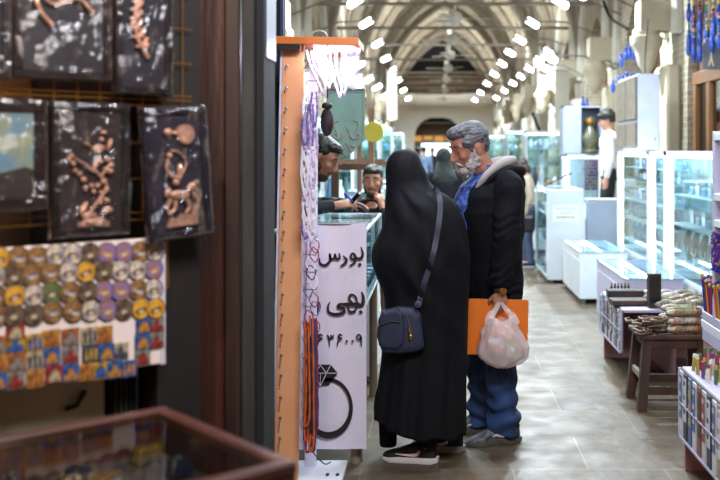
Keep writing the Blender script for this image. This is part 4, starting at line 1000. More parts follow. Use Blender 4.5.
# wooden rack tables with strip panels
def stand(label, x0, x1, y0, y1, zt, zr, n, group_lab, feet=True):
    t = thing('strip_stand', label, 'stand', ((x0+x1)/2, y1, 0)); c = t.location.copy()
    def B(mb, a, b_, c_, d, e, f, q=0): mb.bx(a-c.x, b_-c.x, c_-c.y, d-c.y, e, f, q)
    mb = MB(); B(mb, x0, x1, y1-.02, y1, 0, zt-.02, .003); mb.build('end_board', M_pink, t)
    mb = MB(); B(mb, x0+.35, x0+.37, y0+.1, y1-.02, 0, zt-.02, .003); mb.build('inner_board', M_pink, t)
    mb = MB(); B(mb, x0-.01, x1, y0, y1+.005, zt-.02, zt, .003); mb.build('top', M_lilac, t)
    mb = MB(); B(mb, x0-.02, x0-.012, y0, y1-.01, zr, zt-.005); mb.build('strip_panel', mat('strip_panel', '#6e6a72', .6, var=.2), t)
    f = mb = MB(); B(mb, x0-.034, x0-.02, y0, y0+.012, zr, zt); B(mb, x0-.034, x0-.02, y1-.022, y1-.01, zr, zt); B(mb, x0-.034, x0-.02, y0, y1-.01, zr, zr+.012); B(mb, x0-.034, x0-.02, y0, y1-.01, (zr+zt)/2, (zr+zt)/2+.006); mb.build('strip_rail', M_lilac, t)
    cl = [('#d9dbe4', 'white'), ('#8a4a3c', 'rust'), ('#4d6a94', 'blue'), ('#2c2c34', 'black'), ('#a89878', 'sand'), ('#cfd4e0', 'pale grey')]
    for i in range(n):
        k = [0, 3, 2, 0, 1, 5, 3, 0, 4, 2][i % 10]; y = lerp(y1-.05, y0+.04, i/(n-1)); w_ = (y1-y0)/n*.36
        o = thing('bookmark_strip', f'{cl[k][1]} hanging strip on the {group_lab}, {(cn+["eleventh","twelfth","thirteenth","fourteenth","fifteenth","sixteenth"])[i]} from the far end', 'strip', (x0-.024, y, zt-.01), 0, 'strips hanging on the '+group_lab)
        MB().bx(-.006, .001, -w_, w_, -(zt-zr)+.025, 0, .001).build('strip', mat('strip_'+cl[k][1], cl[k][0], .5, var=.1), o)
        mb = MB()
        hh = (zt-zr)*.2; pts = [(-w_*.75, -.02), (w_*.75, -.02)]
        for q in range(3): pts += [(w_*.75, -.03-q*hh), (-w_*.2, -.03-q*hh-.004), (-w_*.2, -.03-(q+.4)*hh), (w_*.75, -.03-(q+.4)*hh)]
        pts += [(w_*.75, -.03-2.9*hh), (-w_*.75, -.03-2.9*hh)]
        mb.prism(pts, -.001, .001, Matrix.Rotation(PI/2, 3, 'Z'), (-.0068, 0, 0))
        mb.build('print', mat('strip_'+cl[(k+2) % 6][1], cl[(k+2) % 6][0], .5, var=.1), o)
    return t

stand('low lilac stand with hanging strips, behind the wooden stool', 1.27, 1.95, 6.75, 7.62, .5, .2, 12, 'stand behind the stool')
stand('low lilac stand with hanging strips and pink board, bottom right corner', 1.222, 1.9, 3.85, 4.94, .51, .17, 13, 'bottom right stand')
# ---------------------------------------------------------------- wooden stool and what lies on it
t = thing('wooden_stool', 'worn brown wooden stool heaped with leather bands and wrapped bundles', 'stool', (1.44, 6.22, 0)); zs = .462
mb = MB()
for k in range(4): mb.bx(-.215, .205, -.19+k*.097, -.097+k*.097, zs-.03, zs, .006)
mb.build('seat', M_wood, t)
LG = {}
for sx in (-1, 1):
    for sy in (-1, 1):
        a = Vector((sx*.165, sy*.15, zs-.03)); b_ = Vector((sx*.205, sy*.175, 0)); mb = MB()
        mb.grid([[b_+Vector((dx*.028, dy*.026, 0)) for dx, dy in ((-1, -1), (1, -1), (1, 1), (-1, 1))], [a+Vector((dx*.026, dy*.024, 0)) for dx, dy in ((-1, -1), (1, -1), (1, 1), (-1, 1))]])
        mb.build('leg', M_wood, t)
for sy in (-1, 1): MB().bx(-.165, .165, sy*.155-.012, sy*.155+.012, zs-.085, zs-.031, .003).build('apron', M_wood, t); MB().bx(-.19, .19, sy*.168-.012, sy*.168+.012, .1, .15, .003).build('rung', M_wood, t)
for sx in (-1, 1): MB().bx(sx*.17-.012, sx*.17+.012, -.14, .14, zs-.08, zs-.031, .003).build('apron', M_wood, t); MB().bx(sx*.19-.012, sx*.19+.012, -.15, .15, .18, .22, .003).build('rung', mat('pale_rung', '#9a8f80', .6), t)
M_lea = mat('brown_leather', '#5a3d30', .5, var=.3, scale=30); M_lea2 = mat('tan_leather', '#86664f', .5, var=.3, scale=30)
for i in range(16):
    x = 1.235+R.uniform(0, .17); y = 6.05+R.uniform(0, .3); z = zs+.006+(i//3)*.017
    o = thing('leather_band', f'leather band on the left half of the stool, {(cn+["eleventh","twelfth","thirteenth","fourteenth","fifteenth","topmost"])[i]} up from the seat', 'bracelet', (x, y, z), R.uniform(0, 6), 'leather bands heaped on the stool')
    r1, r2 = R.uniform(.045, .075), R.uniform(.03, .05)
    MB().tube([(r1*math.cos(q*PI/10), r2*math.sin(q*PI/10), .004*math.sin(q*1.1+i)) for q in range(int(R.uniform(16, 21)))], .0075, 6, 1.3).build('band', [M_lea, M_lea2][i % 3 == 0], o, True)
    MB().ell((r1, 0, .003), (.008, .012, .009), n=8, m=6).build('clasp', M_steel, o, True)
bc = [('#8f8a6a', 'olive'), ('#7fa04a', 'green'), ('#b9ae98', 'pale'), ('#a08a70', 'beige'), ('#c3b8b0', 'whitish')]
for i in range(9):
    c, nm = bc[[3, 2, 1, 4, 0, 2, 3, 1, 4][i]]; lay = i//3; z = zs+.025+lay*.045; y = 6.08+(i % 3)*.1+lay*.03
    o = thing('wrapped_bundle', f'{nm} plastic-wrapped bundle tied with orange on the stool, {["lower","middle","upper"][lay]} layer, {["near","central","far"][i % 3]} one', 'bundle', (1.525+R.uniform(-.02, .02), y, z), R.uniform(-.15, .15), 'wrapped bundles on the stool')
    MB().tube([(-.115, 0, 0), (-.1, 0, .0), (-.05, 0, .003), (0, 0, 0), (.05, 0, .003), (.1, 0, 0), (.115, 0, 0)], [.008, .02, .024, .021, .024, .02, .009], 12).build('wrap', mat('bundle_'+nm, c, .3, var=.5, scale=45, col2='#4a4034', coat=.4), o, True)
    mb = MB()
    for xx in (-.06, .07): mb.tube([(xx+.004*math.sin(q), .0245*math.cos(q*PI/6), .0245*math.sin(q*PI/6)) for q in range(13)], .004, 5)
    mb.ell((.12, 0, -.005), (.02, .012, .01), n=8, m=6); mb.build('tie', mat('orange_tie', '#c8662a', .5), o, True)
# things on the stand behind the stool
def block(name, label, px, py, Y, d, m, cat='box', rz=0, grp=None):
    p = Vector((WX(px, Y), Y, .5)); o = thing(name, label, cat, p, rz, grp); MB().bx(-d[0]/2, d[0]/2, -d[1]/2, d[1]/2, 0, d[2], .004).build('body', m, o)
    MB().bx(-d[0]/2+.01, d[0]/2-.01, -d[1]/2-.002, -d[1]/2+.004, d[2]*.15, d[2]*.3, .001).build('groove', M_dark, o); return o
block('upright_box', 'dark upright wooden box standing tall behind the stool', 654, 270, 6.85, (.085, .06, .235), mat('dark_box', '#35302a', .5, var=.3), 'box', .1)
block('wooden_tray', 'flat brown wooden tray lying left of the upright dark box', 628, 290, 6.98, (.24, .16, .04), M_wood, 'tray', .05)
block('wooden_tray', 'darker flat wooden tray behind the flat brown tray, on the stand', 625, 285, 7.35, (.26, .14, .055), M_wooddk, 'tray', -.03)
for i in range(6):
    o = thing('dark_bottle', f'tiny dark vial standing on the stand behind the stool, {cn[i]} from the left', 'vial', (WX(612+i*3.4, 7.52), 7.54, .5), 0, 'vials on the stand behind the stool'); MB().lathe([(.008, 0), (.01, .005), (.01, .05), (.005, .058), (.005, .07)], n=10).build('glass', M_dark, o, True); MB().lathe([(.0065, .065), (.0065, .078), (.001, .079)], n=10).build('stopper', M_gold, o, True)
for i in range(12):
    c, nm = bc[[4, 2, 0, 1, 3, 4, 2, 4, 3, 2, 4, 0][i]]
    o = thing('wrapped_bundle', f'{nm} wrapped bundle on the stand behind the stool, {["near","middle","far","farthest"][i//3]} row, {["left","central","right"][i % 3]} one', 'bundle', (1.58+(i % 3)*.12, 6.85+(i//3)*.16, .526), R.uniform(-.4, .4), 'wrapped bundles behind the stool')
    MB().tube([(-.1, 0, 0), (-.08, 0, .0), (-.03, 0, .01), (.03, 0, .0), (.08, 0, 0), (.1, 0, 0)], [.006, .022, .025, .025, .02, .007], 10).build('wrap', mat('bundle_'+nm, c), o, True)
# pens and little goods on the bottom right stand
pc = [('#7a4a7c', 'purple'), ('#b8a448', 'mustard'), ('#a03a40', 'red'), ('#e2dccf', 'white'), ('#3c6a4a', 'green')]
for i in range(60):
    k = R.randrange(5); c, nm = pc[k]; x = 1.245+(i % 15)*.03+R.uniform(-.005, .005); y = 4.88-(i//15)*.1+R.uniform(-.03, .03)
    o = thing('lipstick_pen', f'{nm} capped pen standing on the bottom right stand, {["back","second","third","front"][i//15]} row, {(cn+["eleventh","twelfth","thirteenth","fourteenth","fifteenth"])[i % 15]} from the aisle', 'pen', (x, y, .51), R.uniform(0, 3), 'pens standing on the bottom right stand')
    h = R.uniform(.06, .09); a = R.uniform(-.15, .15)
    MB().cyl((0, 0, 0), (math.sin(a)*h, 0, h), .0085, n=8).build('barrel', mat('pen_'+nm, c, .35, var=.2), o, True); MB().cyl((math.sin(a)*h*.98, 0, h*.98), (math.sin(a)*h*1.25, 0, h*1.25), .0095, .008, 8).build('cap', mat('pen_'+pc[(k+2) % 5][1], pc[(k+2) % 5][0]), o, True)
# shelf unit at the right edge
t = thing('shelf_unit', 'lilac-white shelf unit with pencils and beads at the right edge', 'shelf unit', (1.9, 5.3, 0)); c = t.location.copy()
def SB(name, a, b_, c_, d, e, f, m): MB().bx(a-c.x, b_-c.x, c_-c.y, d-c.y, e, f, .004).build(name, m, t)
SB('pink_board', 1.485, 2.3, 5.56, 5.58, 0, .6, M_pink); SB('pink_side', 1.485, 1.5, 5.0, 5.56, .0, .52, M_pink); SB('table_top', 1.478, 2.3, 4.98, 5.6, .59, .635, M_white); SB('apron', 1.48, 1.5, 4.98, 5.58, .52, .59, M_lilac)
SB('upright', 1.478, 1.52, 5.33, 5.37, .635, 1.68, M_lilac); SB('back', 1.52, 2.3, 5.35, 5.37, .635, 1.66, M_pink); SB('side_upright', 1.478, 1.52, 5.0, 5.03, .635, 1.68, M_lilac)
for z in (1.31, 1.17, 1.63): SB('shelf', 1.478, 2.3, 5.0, 5.37, z, z+.04, M_white)
t = thing('pencil_tray', 'tray packed with upright coloured pencils at the right edge', 'tray', (1.52, 5.33, .635)); MB().bx(-.04, .3, -.24, .26, 0, .05, .004).build('tray', M_lilac, t)
pl = [('#a02838', 'red'), ('#3a48a0', 'blue'), ('#c86a28', 'orange'), ('#6a3c8c', 'violet'), ('#c8b83a', 'yellow'), ('#3a1c60', 'plum')]
for i in range(34):
    k = R.randrange(6); cc_, nm = pl[k]; row = i//17
    o = thing('pencil', f'{nm} pencil upright in the right-edge tray, {["aisle side","inner"][row]} row, {["first","second","third","fourth","fifth","sixth","seventh","eighth","ninth","tenth","eleventh","twelfth","thirteenth","fourteenth","fifteenth","sixteenth","seventeenth"][i % 17]} from far end', 'pencil', (1.492+row*.035, 5.565-(i % 17)*.027, .686), 0, 'pencils in the tray at the right edge')
    h = R.uniform(.15, .19); MB().cyl((0, 0, 0), (-.012, .01, h), .0075, n=6).build('shaft', mat('pencil_'+nm, cc_, .4, var=.1), o); MB().ell((-.013, .011, h+.008), (.012, .012, .012), n=8, m=6).build('topper', mat('topper_'+['yellow', 'red', 'blue'][i % 3], ['#d8c040', '#b83040', '#3a50b0'][i % 3], .4), o, True)
t = thing('hanging_bead_card', 'dense panel of violet and blue beads hanging at the right edge', 'bead card', (1.475, 5.16, .94)); MB().bx(-.012, 0, -.15, .15, 0, .21).build('card', M_dark, t)
mb = MB()
for k in ['#3a2c9c', '#6a48c0', '#20308c', '#a03a8c', '#c8a850']: mb.ms.append(mat('bead3_'+k, k, .25))
for a in range(14):
    for b_ in range(12): mb.cur = R.choice([0, 0, 1, 1, 2, 2, 3, 4]); mb.ell((-.016, -.14+a*.0215, .012+b_*.0172), (.008, .0095, .0085), n=6, m=4)
o = mb.build('beads', None, t, True); o['kind'] = 'stuff'
o = thing('red_notebook', 'red-brown notebook leaning on the upper shelf at the right edge', 'notebook', (1.6, 5.15, 1.21)); MB().bx(-.06, .06, -.02, .02, 0, .098, .003).build('cover', mat('red_cover', '#7c2f2a', .5, var=.3), o); MB().bx(-.055, .061, -.014, .014, .002, .094).build('pages', M_tray, o)
# ================================================================= LEFT MID-GROUND SHOPS
lc = showcase('glass_case', 'white glass case by the seated man, beyond the banner counter', 'showcase', -1.35, -.42, 6.75, 7.35, .7, 1.11, 0, [.93], 'xXyYt', 1, .025, None, es=.6)
for i in range(8): cardbox(-1.2+i*.1, 7.0+.1*(i % 2), .93, .1, .06, f'pale goods box in the glass case before the seated man, {cn[i]} from the left', 'boxes in the case before the seated man', [M_tray, M_bluec][i % 2], .07)
for i in range(5):
    o = thing('silver_dish', f'little silver piece on the glass case before the seated man, {cn[i]} from the left', 'dish', (-.62+i*.045, 6.95+.05*(i % 2), 1.11), 0, 'silver pieces on the case before the seated man'); MB().lathe([(.01, 0), (.02, .004), (.026, .016), (.022, .014), (.008, .004)], n=12).build('bowl', M_silv, o, True); MB().ell((0, 0, .018), (.008, .008, .008), n=8, m=6).build('stone', M_bluec, o, True)
# hanging tapestry and yellow fan
t = thing('pennant', 'pale green pointed pennant with pinkish arabesque, hanging left of the aisle', 'pennant', W(346.5, 90, 6.6))
w_ = 18.5*.0066; pts = [(-w_, 0), (w_, 0), (w_, -50*.0066), (0, -68*.0066), (-w_, -50*.0066)]
MB().prism(pts, 0, .004).build('cloth', mat('green_cloth', '#7f9f94', .8, var=.12, scale=6), t)
mp_ = mat('arabesque', '#a39a90', .8, var=.1); mb = MB()
for s in (-1, 1):
    for k, (a, b_) in enumerate([((.0, -.24), (.09, -.30)), ((.02, -.30), (.08, -.22)), ((.0, -.34), (.06, -.38))]):
        q = bez([(s*a[0], -.004, a[1]), (s*(a[0]+b_[0])/2, -.004, min(a[1], b_[1])-.02), (s*b_[0], -.004, b_[1]), (s*(b_[0]-.03), -.004, b_[1]+.02)], 6); mb.tube(q, .005, 5)
mb.tube([(p[0]*.92, -.003, -.012+p[1]*.95) for p in pts+pts[:1]], .003, 5)
mb.build('arabesque', mp_, t, True); MB().cyl((-w_, 0, .005), (w_, 0, .005), .008, n=8).build('rod', M_steel, t, True); MB().tube([(-w_, 0, .01), (0, 0, .2), (w_, 0, .01)], .003, 5).build('string', M_steel, t, True)
t = thing('round_fan', 'round yellow paddle fan hanging in front of the left shops', 'fan', W(373.5, 132, 8.2))
MB().lathe([(.0001, -.003), (.08, -.003), (.083, 0), (.08, .003), (.0001, .003)], n=28, M=Matrix.Rotation(PI/2, 3, 'X')).build('disc', mat('yellow_disc', '#c9bc3a', .6, var=.08), t, True)
MB().cyl((0, 0, -.08), (0, 0, -.36), .009, n=8).build('handle', mat('fan_handle', '#9a8a58', .6), t, True); MB().tube([(0, 0, .08), (.01, 0, .4)], .003, 5).build('string', M_steel, t, True)
# left shops: rows of posts, glass cases, wall shelves
k = 0
def goods(x0, x1, y, z, n, label, group, hs=(.08, .22), dy=.08, s=1):
    for i in range(n):
        x = lerp(x0, x1, (i+.5)/n); h = R.uniform(*hs); kind = R.randrange(3); m = R.choice([M_bluec, M_silv, M_tray, M_white, mat('amber_goods', '#a8804a', .4), mat('teal_goods', '#3c8a90', .4), mat('dark_goods', '#33363e', .4), M_tray])
        o = thing(['vase', 'goods_box', 'ornament_jar'][kind], f'{label}, {(cn+["eleventh","twelfth","thirteenth","fourteenth"])[i]} along', ['vase', 'box', 'jar'][kind], (x, y+R.uniform(-dy, dy), z), 0, group)
        r = min(.06*s, abs(x1-x0)/n*.42)
        if kind == 0: MB().lathe([(r*.5, 0), (r*.9, h*.3), (r, h*.5), (r*.4, h*.8), (r*.5, h), (r*.42, h)], n=12).build('body', m, o, True)
        elif kind == 1: MB().bx(-r, r, -r*.7, r*.7, 0, h, .004).build('body', m, o); MB().bx(-r*.8, r*.8, -r*.72, -r*.69, h*.2, h*.7).build('label_patch', M_tray, o)
        else: MB().lathe([(r*.8, 0), (r, h*.1), (r, h*.6), (r*.5, h*.75), (r*.3, h*.9), (.004, h)], n=12).build('body', m, o, True)
spots = [(-1.95, -1.15, 8.6, 9.3, 'by the yellow fan'), (-1.95, -1.2, 10.6, 11.4, 'one shop beyond the yellow fan'), (-1.95, -1.1, 13.2, 14.0, 'two shops beyond the yellow fan'), (-1.95, -1.0, 17.4, 18.2, 'midway down the left side'), (-1.95, -1.0, 22.4, 23.2, 'far down the left side'), (-1.95, -1.0, 30, 31, 'at the far left end')]
for i, (x0, x1, y0, y1, lab) in enumerate(spots):
    showcase('tall_glass_case', f'tall lit glass case {lab}', 'showcase', x0, x1, y0, y1, .7, 1.95 if i < 3 else 2.1, 0, [1.0, 1.3, 1.6], 'xXyY', 2, .035, None, 'tall glass cases down the left side', es=.7)
    for j, z in enumerate((.74, 1.0, 1.3, 1.6)): goods(x0+.08, x1-.08, (y0+y1)/2, z, 6, f'ware on the {["bottom","second","third","top"][j]} shelf of the case {lab}', f'wares on the {["bottom","second","third","top"][j]} shelf of the case {lab}')
for i, (y, lab) in enumerate([(7.9, 'behind the seated man'), (9.9, 'beside the yellow fan'), (12.1, 'beyond the yellow fan')]):
    t = thing('shop_post', f'thin brown wooden shop post {lab}', 'post', ([-.82, -.66, -.95][i], y+.15, 0)); MB().bx(-.03, .03, -.03, .03, 0, 2.0, .004).build('shaft', mat('shop_post', '#6b4a34', .6, var=.2), t); MB().bx(-.3, .3, -.02, .02, 1.42, 1.47).build('cross_rail', mat('shop_post', '#6b4a34'), t)
# low counters further down both sides, goods on top
far = [(-1.5, -.75, 9.6, 10.4, 'at the near left'), (-1.6, -.8, 15.2, 16.6, 'at the left in mid hall'), (-1.6, -.8, 19.6, 21.2, 'at the far left'), (1.35, 2.1, 15.3, 16.6, 'just beyond the sign cabinet'), (1.35, 2.1, 18.8, 20.4, 'at the right in mid hall'), (1.4, 2.1, 24, 26, 'at the far right')]
for i, (x0, x1, y0, y1, lab) in enumerate(far):
    showcase('glass_counter', f'lit glass counter {lab}', 'counter', x0, x1, y0, y1, .35, 1.0, 0, [.65], 'xXyYt', 2, .03, None, 'lit glass counters down the hall', es=.7)
    for j, z in enumerate((.39, .65)): goods(x0+.06, x1-.06, y0+.25, z, 6, f'piece on the {["lower","upper"][j]} level of the counter {lab}', f'pieces on the {["lower","upper"][j]} level of the counter {lab}', (.06, .18))
    goods(x0+.06, x1-.06, (y0+y1)/2, 1.0, 6, f'ware on top of the counter {lab}', f'wares on top of the counter {lab}', (.12, .4))
# right side taller lit cases in the distance
for i, (x0, x1, y0, y1, z1, lab) in enumerate([(1.5, 2.2, 17.0, 17.6, 1.9, 'next to the beige-clothed shopper'), (1.5, 2.3, 21.4, 22.2, 2.0, 'far down the right side'), (1.35, 2.2, 28, 29, 2.0, 'at the far right end')]):
    showcase('tall_glass_case', f'tall lit glass case {lab}', 'showcase', x0, x1, y0, y1, .7, z1, 0, [1.0, 1.3, 1.6], 'xXyY', 2, .035, None, 'tall glass cases down the right side', es=.8)
    for j, z in enumerate((1.0, 1.3, 1.6)): goods(x0+.08, x1-.08, (y0+y1)/2, z, 6, f'ware on the {["lowest","middle","top"][j]} shelf of the case {lab}', f'wares on the {["lowest","middle","top"][j]} shelf of the case {lab}')
# dark and pale paddles standing for lamps seen edge-on, right wall
tag(MB().tube([W(532, 112, 20), W(541, 135, 20)], .1, 8, .3).build('dark_edge_on_lamp', M_dark, smooth=True), 'dark slanted paddle-shaped edge-on lamp on the right wall, above the beige-clothed shopper', 'board')
tag(MB().tube([W(549, 104, 18), W(560, 124, 18)], .11, 8, .3).build('pale_edge_on_lamp', M_white, smooth=True), 'pale slanted edge-on lamp beside the dark paddle-shaped one', 'board')
for i, (px, y, h, lab) in enumerate([(303, 12.2, 1.2, 'above the orange rack'), (392, 24, 1.2, 'over the left shops'), (562, 17, 1.0, 'above the open cabinet')]):
    t = thing('hanging_banner', f'pale hanging cloth {lab}', 'cloth', W(px, 70, y)); MB().bx(-.12, .12, -.005, .005, -h, 0).build('cloth', M_plaster, t); MB().cyl((-.14, 0, 0), (.14, 0, 0), .012, n=8).build('rod', M_steel, t, True); MB().cyl((0, 0, 0), (0, 0, .5), .004, n=5).build('string', M_steel, t, True)
# string of small lights / wares cluster hanging on the left walls
# ================================================================= PEOPLE
def Mhead(c, yaw=0, pitch=0, roll=0, s=1):
    return Matrix.Translation(Vector(c)) @ Matrix.Rotation(yaw, 4, 'Z') @ Matrix.Rotation(pitch, 4, 'Y') @ Matrix.Rotation(roll, 4, 'X') @ Matrix.Scale(s, 4)
def head(mb, M, fem=False, neck=None, nr=.056):
    """x forward, y left, z up; origin at the middle of the head"""
    E_ = lambda c, r: mb.ell(c, r, M, 18, 12)
    j = .92 if fem else 1
    E_((-.018, 0, .032), (.094, .076, .088)); E_((.022, 0, .025), (.07, .066, .078)); E_((.034, 0, -.03), (.06, .058*j, .07)); E_((.046, 0, -.082), (.042*j, .040*j, .034))
    E_((-.02, 0, -.03), (.06, .058, .06))
    P = lambda p: M @ Vector(p); s = M.to_scale().x
    mb.cap(P((.088, 0, .022)), P((.112, 0, -.022)), .009*s, .014*s, 10); E_((.106, .011, -.028), (.010, .009, .008)); E_((.106, -.011, -.028), (.010, .009, .008))
    for y in (-1, 1):
        mb.cap(P((.082, y*.012, .034)), P((.070, y*.048, .034)), .011*s, .009*s, 8)          # brow ridge
        E_((.062, y*.042, -.016), (.026, .022, .022))                                         # cheekbone
        E_((-.012, y*.074, -.004), (.02, .009, .032)); E_((-.006, y*.070, -.03), (.01, .008, .012))   # ear
        E_((.0, y*.05, -.06), (.035, .014, .03))                                              # jaw angle
    E_((.088, 0, -.052), (.012, .022, .006)); E_((.088, 0, -.064), (.013, .019, .007)); E_((.078, 0, -.094), (.018, .02, .016))
    if neck is not None: mb.cap(P((-.02, 0, -.06)), neck, nr*s, nr*1.12, 14)
def eyes(M, parent):
    s = M.to_scale().x
    mb = MB(); mb.ms = [mat('eye_white', '#d9d4cc', .2, var=.02), mat('eye_iris', '#23150e', .1)]
    for y in (-1, 1):
        mb.cur = 0; mb.ell((.068, y*.031, .010), (.0125, .0125, .0085), M, 14, 10); mb.cur = 1; mb.ell((.0772, y*.0315, .007), (.0045, .0055, .0050), M, 10, 8)
    mb.build('eyes', None, parent, True)
    mb = MB()
    for y in (-1, 1): mb.tube([M @ Vector(p) for p in [(.086, y*.014, .036), (.088, y*.03, .044), (.074, y*.052, .038)]], [.004*s, .0055*s, .003*s], 6)
    return mb
def hand(mb, M, side, curl=(.5, .55, .6, .65), s=1, thumb=.4):
    """x along the fingers, y towards the thumb, z out of the back of the hand"""
    if side > 0: M = M @ Matrix.Diagonal((1, -1, 1, 1))
    P = lambda p: M @ (Vector(p)*s)
    mb.ell((.045*s, 0, 0), (.05*s, .041*s, .016*s), M, 14, 10)
    L_ = (.070, .078, .072, .056); ys = (.030, .010, -.010, -.029); xs = (.085, .09, .086, .076)
    for k in range(4):
        mb.cap(P((.0, ys[k]*.6, 0)), P((xs[k], ys[k], 0)), .0125*s, .0105*s, 8)
        p = Vector((xs[k], ys[k], 0)); a = 0; q = [p.copy()]
        for sg, fr in enumerate((.42, .32, .26)):
            a += curl[k]*(1 if sg else .8); p = p+Vector((math.cos(a), 0, -math.sin(a)))*L_[k]*fr; q.append(p.copy())
        for i in range(3): mb.cap(P(q[i]), P(q[i+1]), (.0095-.001*i)*s, (.0088-.001*i)*s, 8)
    a = Vector((.018, .022, -.004)); b_ = a+Vector((.028, .026, -.010-.012*thumb)); c = b_+Vector((.026, .008-.012*thumb, -.010-.02*thumb)); d = c+Vector((.020, -.002-.01*thumb, -.006-.012*thumb))
    mb.cap(P(a), P(b_), .0155*s, .0115*s, 8); mb.cap(P(b_), P(c), .0108*s, .0095*s, 8); mb.cap(P(c), P(d), .0093*s, .0078*s, 8)
def hmat(p, d, up, s=1):                              # hand frame: x = d, z = back of hand
    x = Vector(d).normalized(); z = Vector(up); z = (z-x*z.dot(x)).normalized(); y = z.cross(x)
    return Matrix(((x.x, y.x, z.x, p[0]), (x.y, y.y, z.y, p[1]), (x.z, y.z, z.z, p[2]), (0, 0, 0, 1)))
def ring(c, rx, ry, n=28, p=2.0, rot=0):
    out = []
    for k in range(n):
        a = 2*PI*k/n; ca, sa = math.cos(a), math.sin(a)
        x = abs(ca)**(2/p)*math.copysign(1, ca)*rx; y = abs(sa)**(2/p)*math.copysign(1, sa)*ry
        if rot: x, y = x*math.cos(rot)-y*math.sin(rot), x*math.sin(rot)+y*math.cos(rot)
        out.append(Vector((c[0]+x, c[1]+y, c[2])))
    return out
def folds(A=.004, f=(9, 9, 5), seed=0, wr=None):
    def d(p, n):
        q = Vector((p.x*f[0]+seed, p.y*f[1], p.z*f[2]))
        v = A*(noise.noise(q)+.5*noise.noise(q*2.3))
        if wr: v += wr(p)
        return v
    return d
def shoe(parent, c, yaw, up_m, sole_m, mark_m=None, L_=.285, name='shoe', swoosh=True, mesh_h=1, markkind='curve'):
    """c = heel ground point, toe towards +x rotated by yaw"""
    M = Matrix.Translation(Vector(c)) @ Matrix.Rotation(yaw, 4, 'Z')
    S = [(0, .026, .075), (.02, .034, .085), (.06, .037, .098), (.1, .037, .102), (.14, .040, .088), (.19, .046, .066), (.235, .045, .052), (.27, .032, .040), (L_, .010, .024)]
    mb = MB(); rings = []
    for x, hw, h in S:
        r = []
        for k in range(16):
            a = 2*PI*k/16; y = hw*math.copysign(abs(math.cos(a))**.8, math.cos(a)); z = .022+(h*mesh_h-.022)*(max(0, math.sin(a))**.8) if math.sin(a) > 0 else .022-.008*abs(math.sin(a))
            r.append(M @ Vector((x, y, z)))
        rings.append(r)
    mb.grid(rings); mb.ell((.035, 0, .09), (.042, .036, .03), M)
    o = mobj(name, fuse(mb, .0045, 2), up_m, parent)
    mb = MB(); rings = []
    for x, hw, h in [(-.012, .022, .03)]+[(x, hw+.006, .031-.006*(x > .2)) for x, hw, h in S[1:-1]]+[(L_+.004, .014, .022)]:
        tz = .006 if x < 0 else (.010 if x > L_-.02 else (.003 if x > .24 else 0))
        rings.append([M @ Vector((x, y, z)) for y, z in ((-hw*.92, tz), (hw*.92, tz), (hw, tz+.008), (hw*.96, h), (-hw*.96, h), (-hw, tz+.008))])
    mb.grid(rings).build('sole', sole_m, o, True)
    mb = MB()
    for k in range(5): x = .10+k*.02; z = .094-k*.0085; mb.tube([M @ Vector(p) for p in ((x, -.022, z-.006), (x, 0, z+.004), (x, .022, z-.006))], .0028, 5)
    mb.build('laces', mark_m or M_dark, o, True)
    if mark_m and swoosh:
        for sd in (1, -1):
            mb = MB()
            if markkind == 'curve': q = [(.20, .048), (.15, .044), (.105, .044), (.082, .054), (.080, .068)]; rr = [.002, .005, .009, .008, .003]
            else: q = [(.07, .05), (.11, .048), (.15, .056), (.17, .05)]; rr = [.003, .009, .008, .003]
            pts = bez([(x, sd*(lerp(.041, .050, max(0, min(1, (x-.08)/.1)))-max(0, z-.045)*.22), z) for x, z in q], 4)
            rs = [lerp(rr[min(i//4, 3)], rr[min(i//4+1, 4 if len(rr) > 4 else 3)], (i % 4)/4) for i in range(len(pts))]
            mb.tube([M @ p for p in pts], rs, 6, 1); mb.build('side_mark', mark_m, o, True)
    return o
def tubeM(mb, pts, rad, n=16): mb.tube(bez(pts, 5), [lerp(rad[min(i//5, len(rad)-1)], rad[min(i//5+1, len(rad)-1)], (i % 5)/5) for i in range(5*(len(pts)-1)+1)], n)
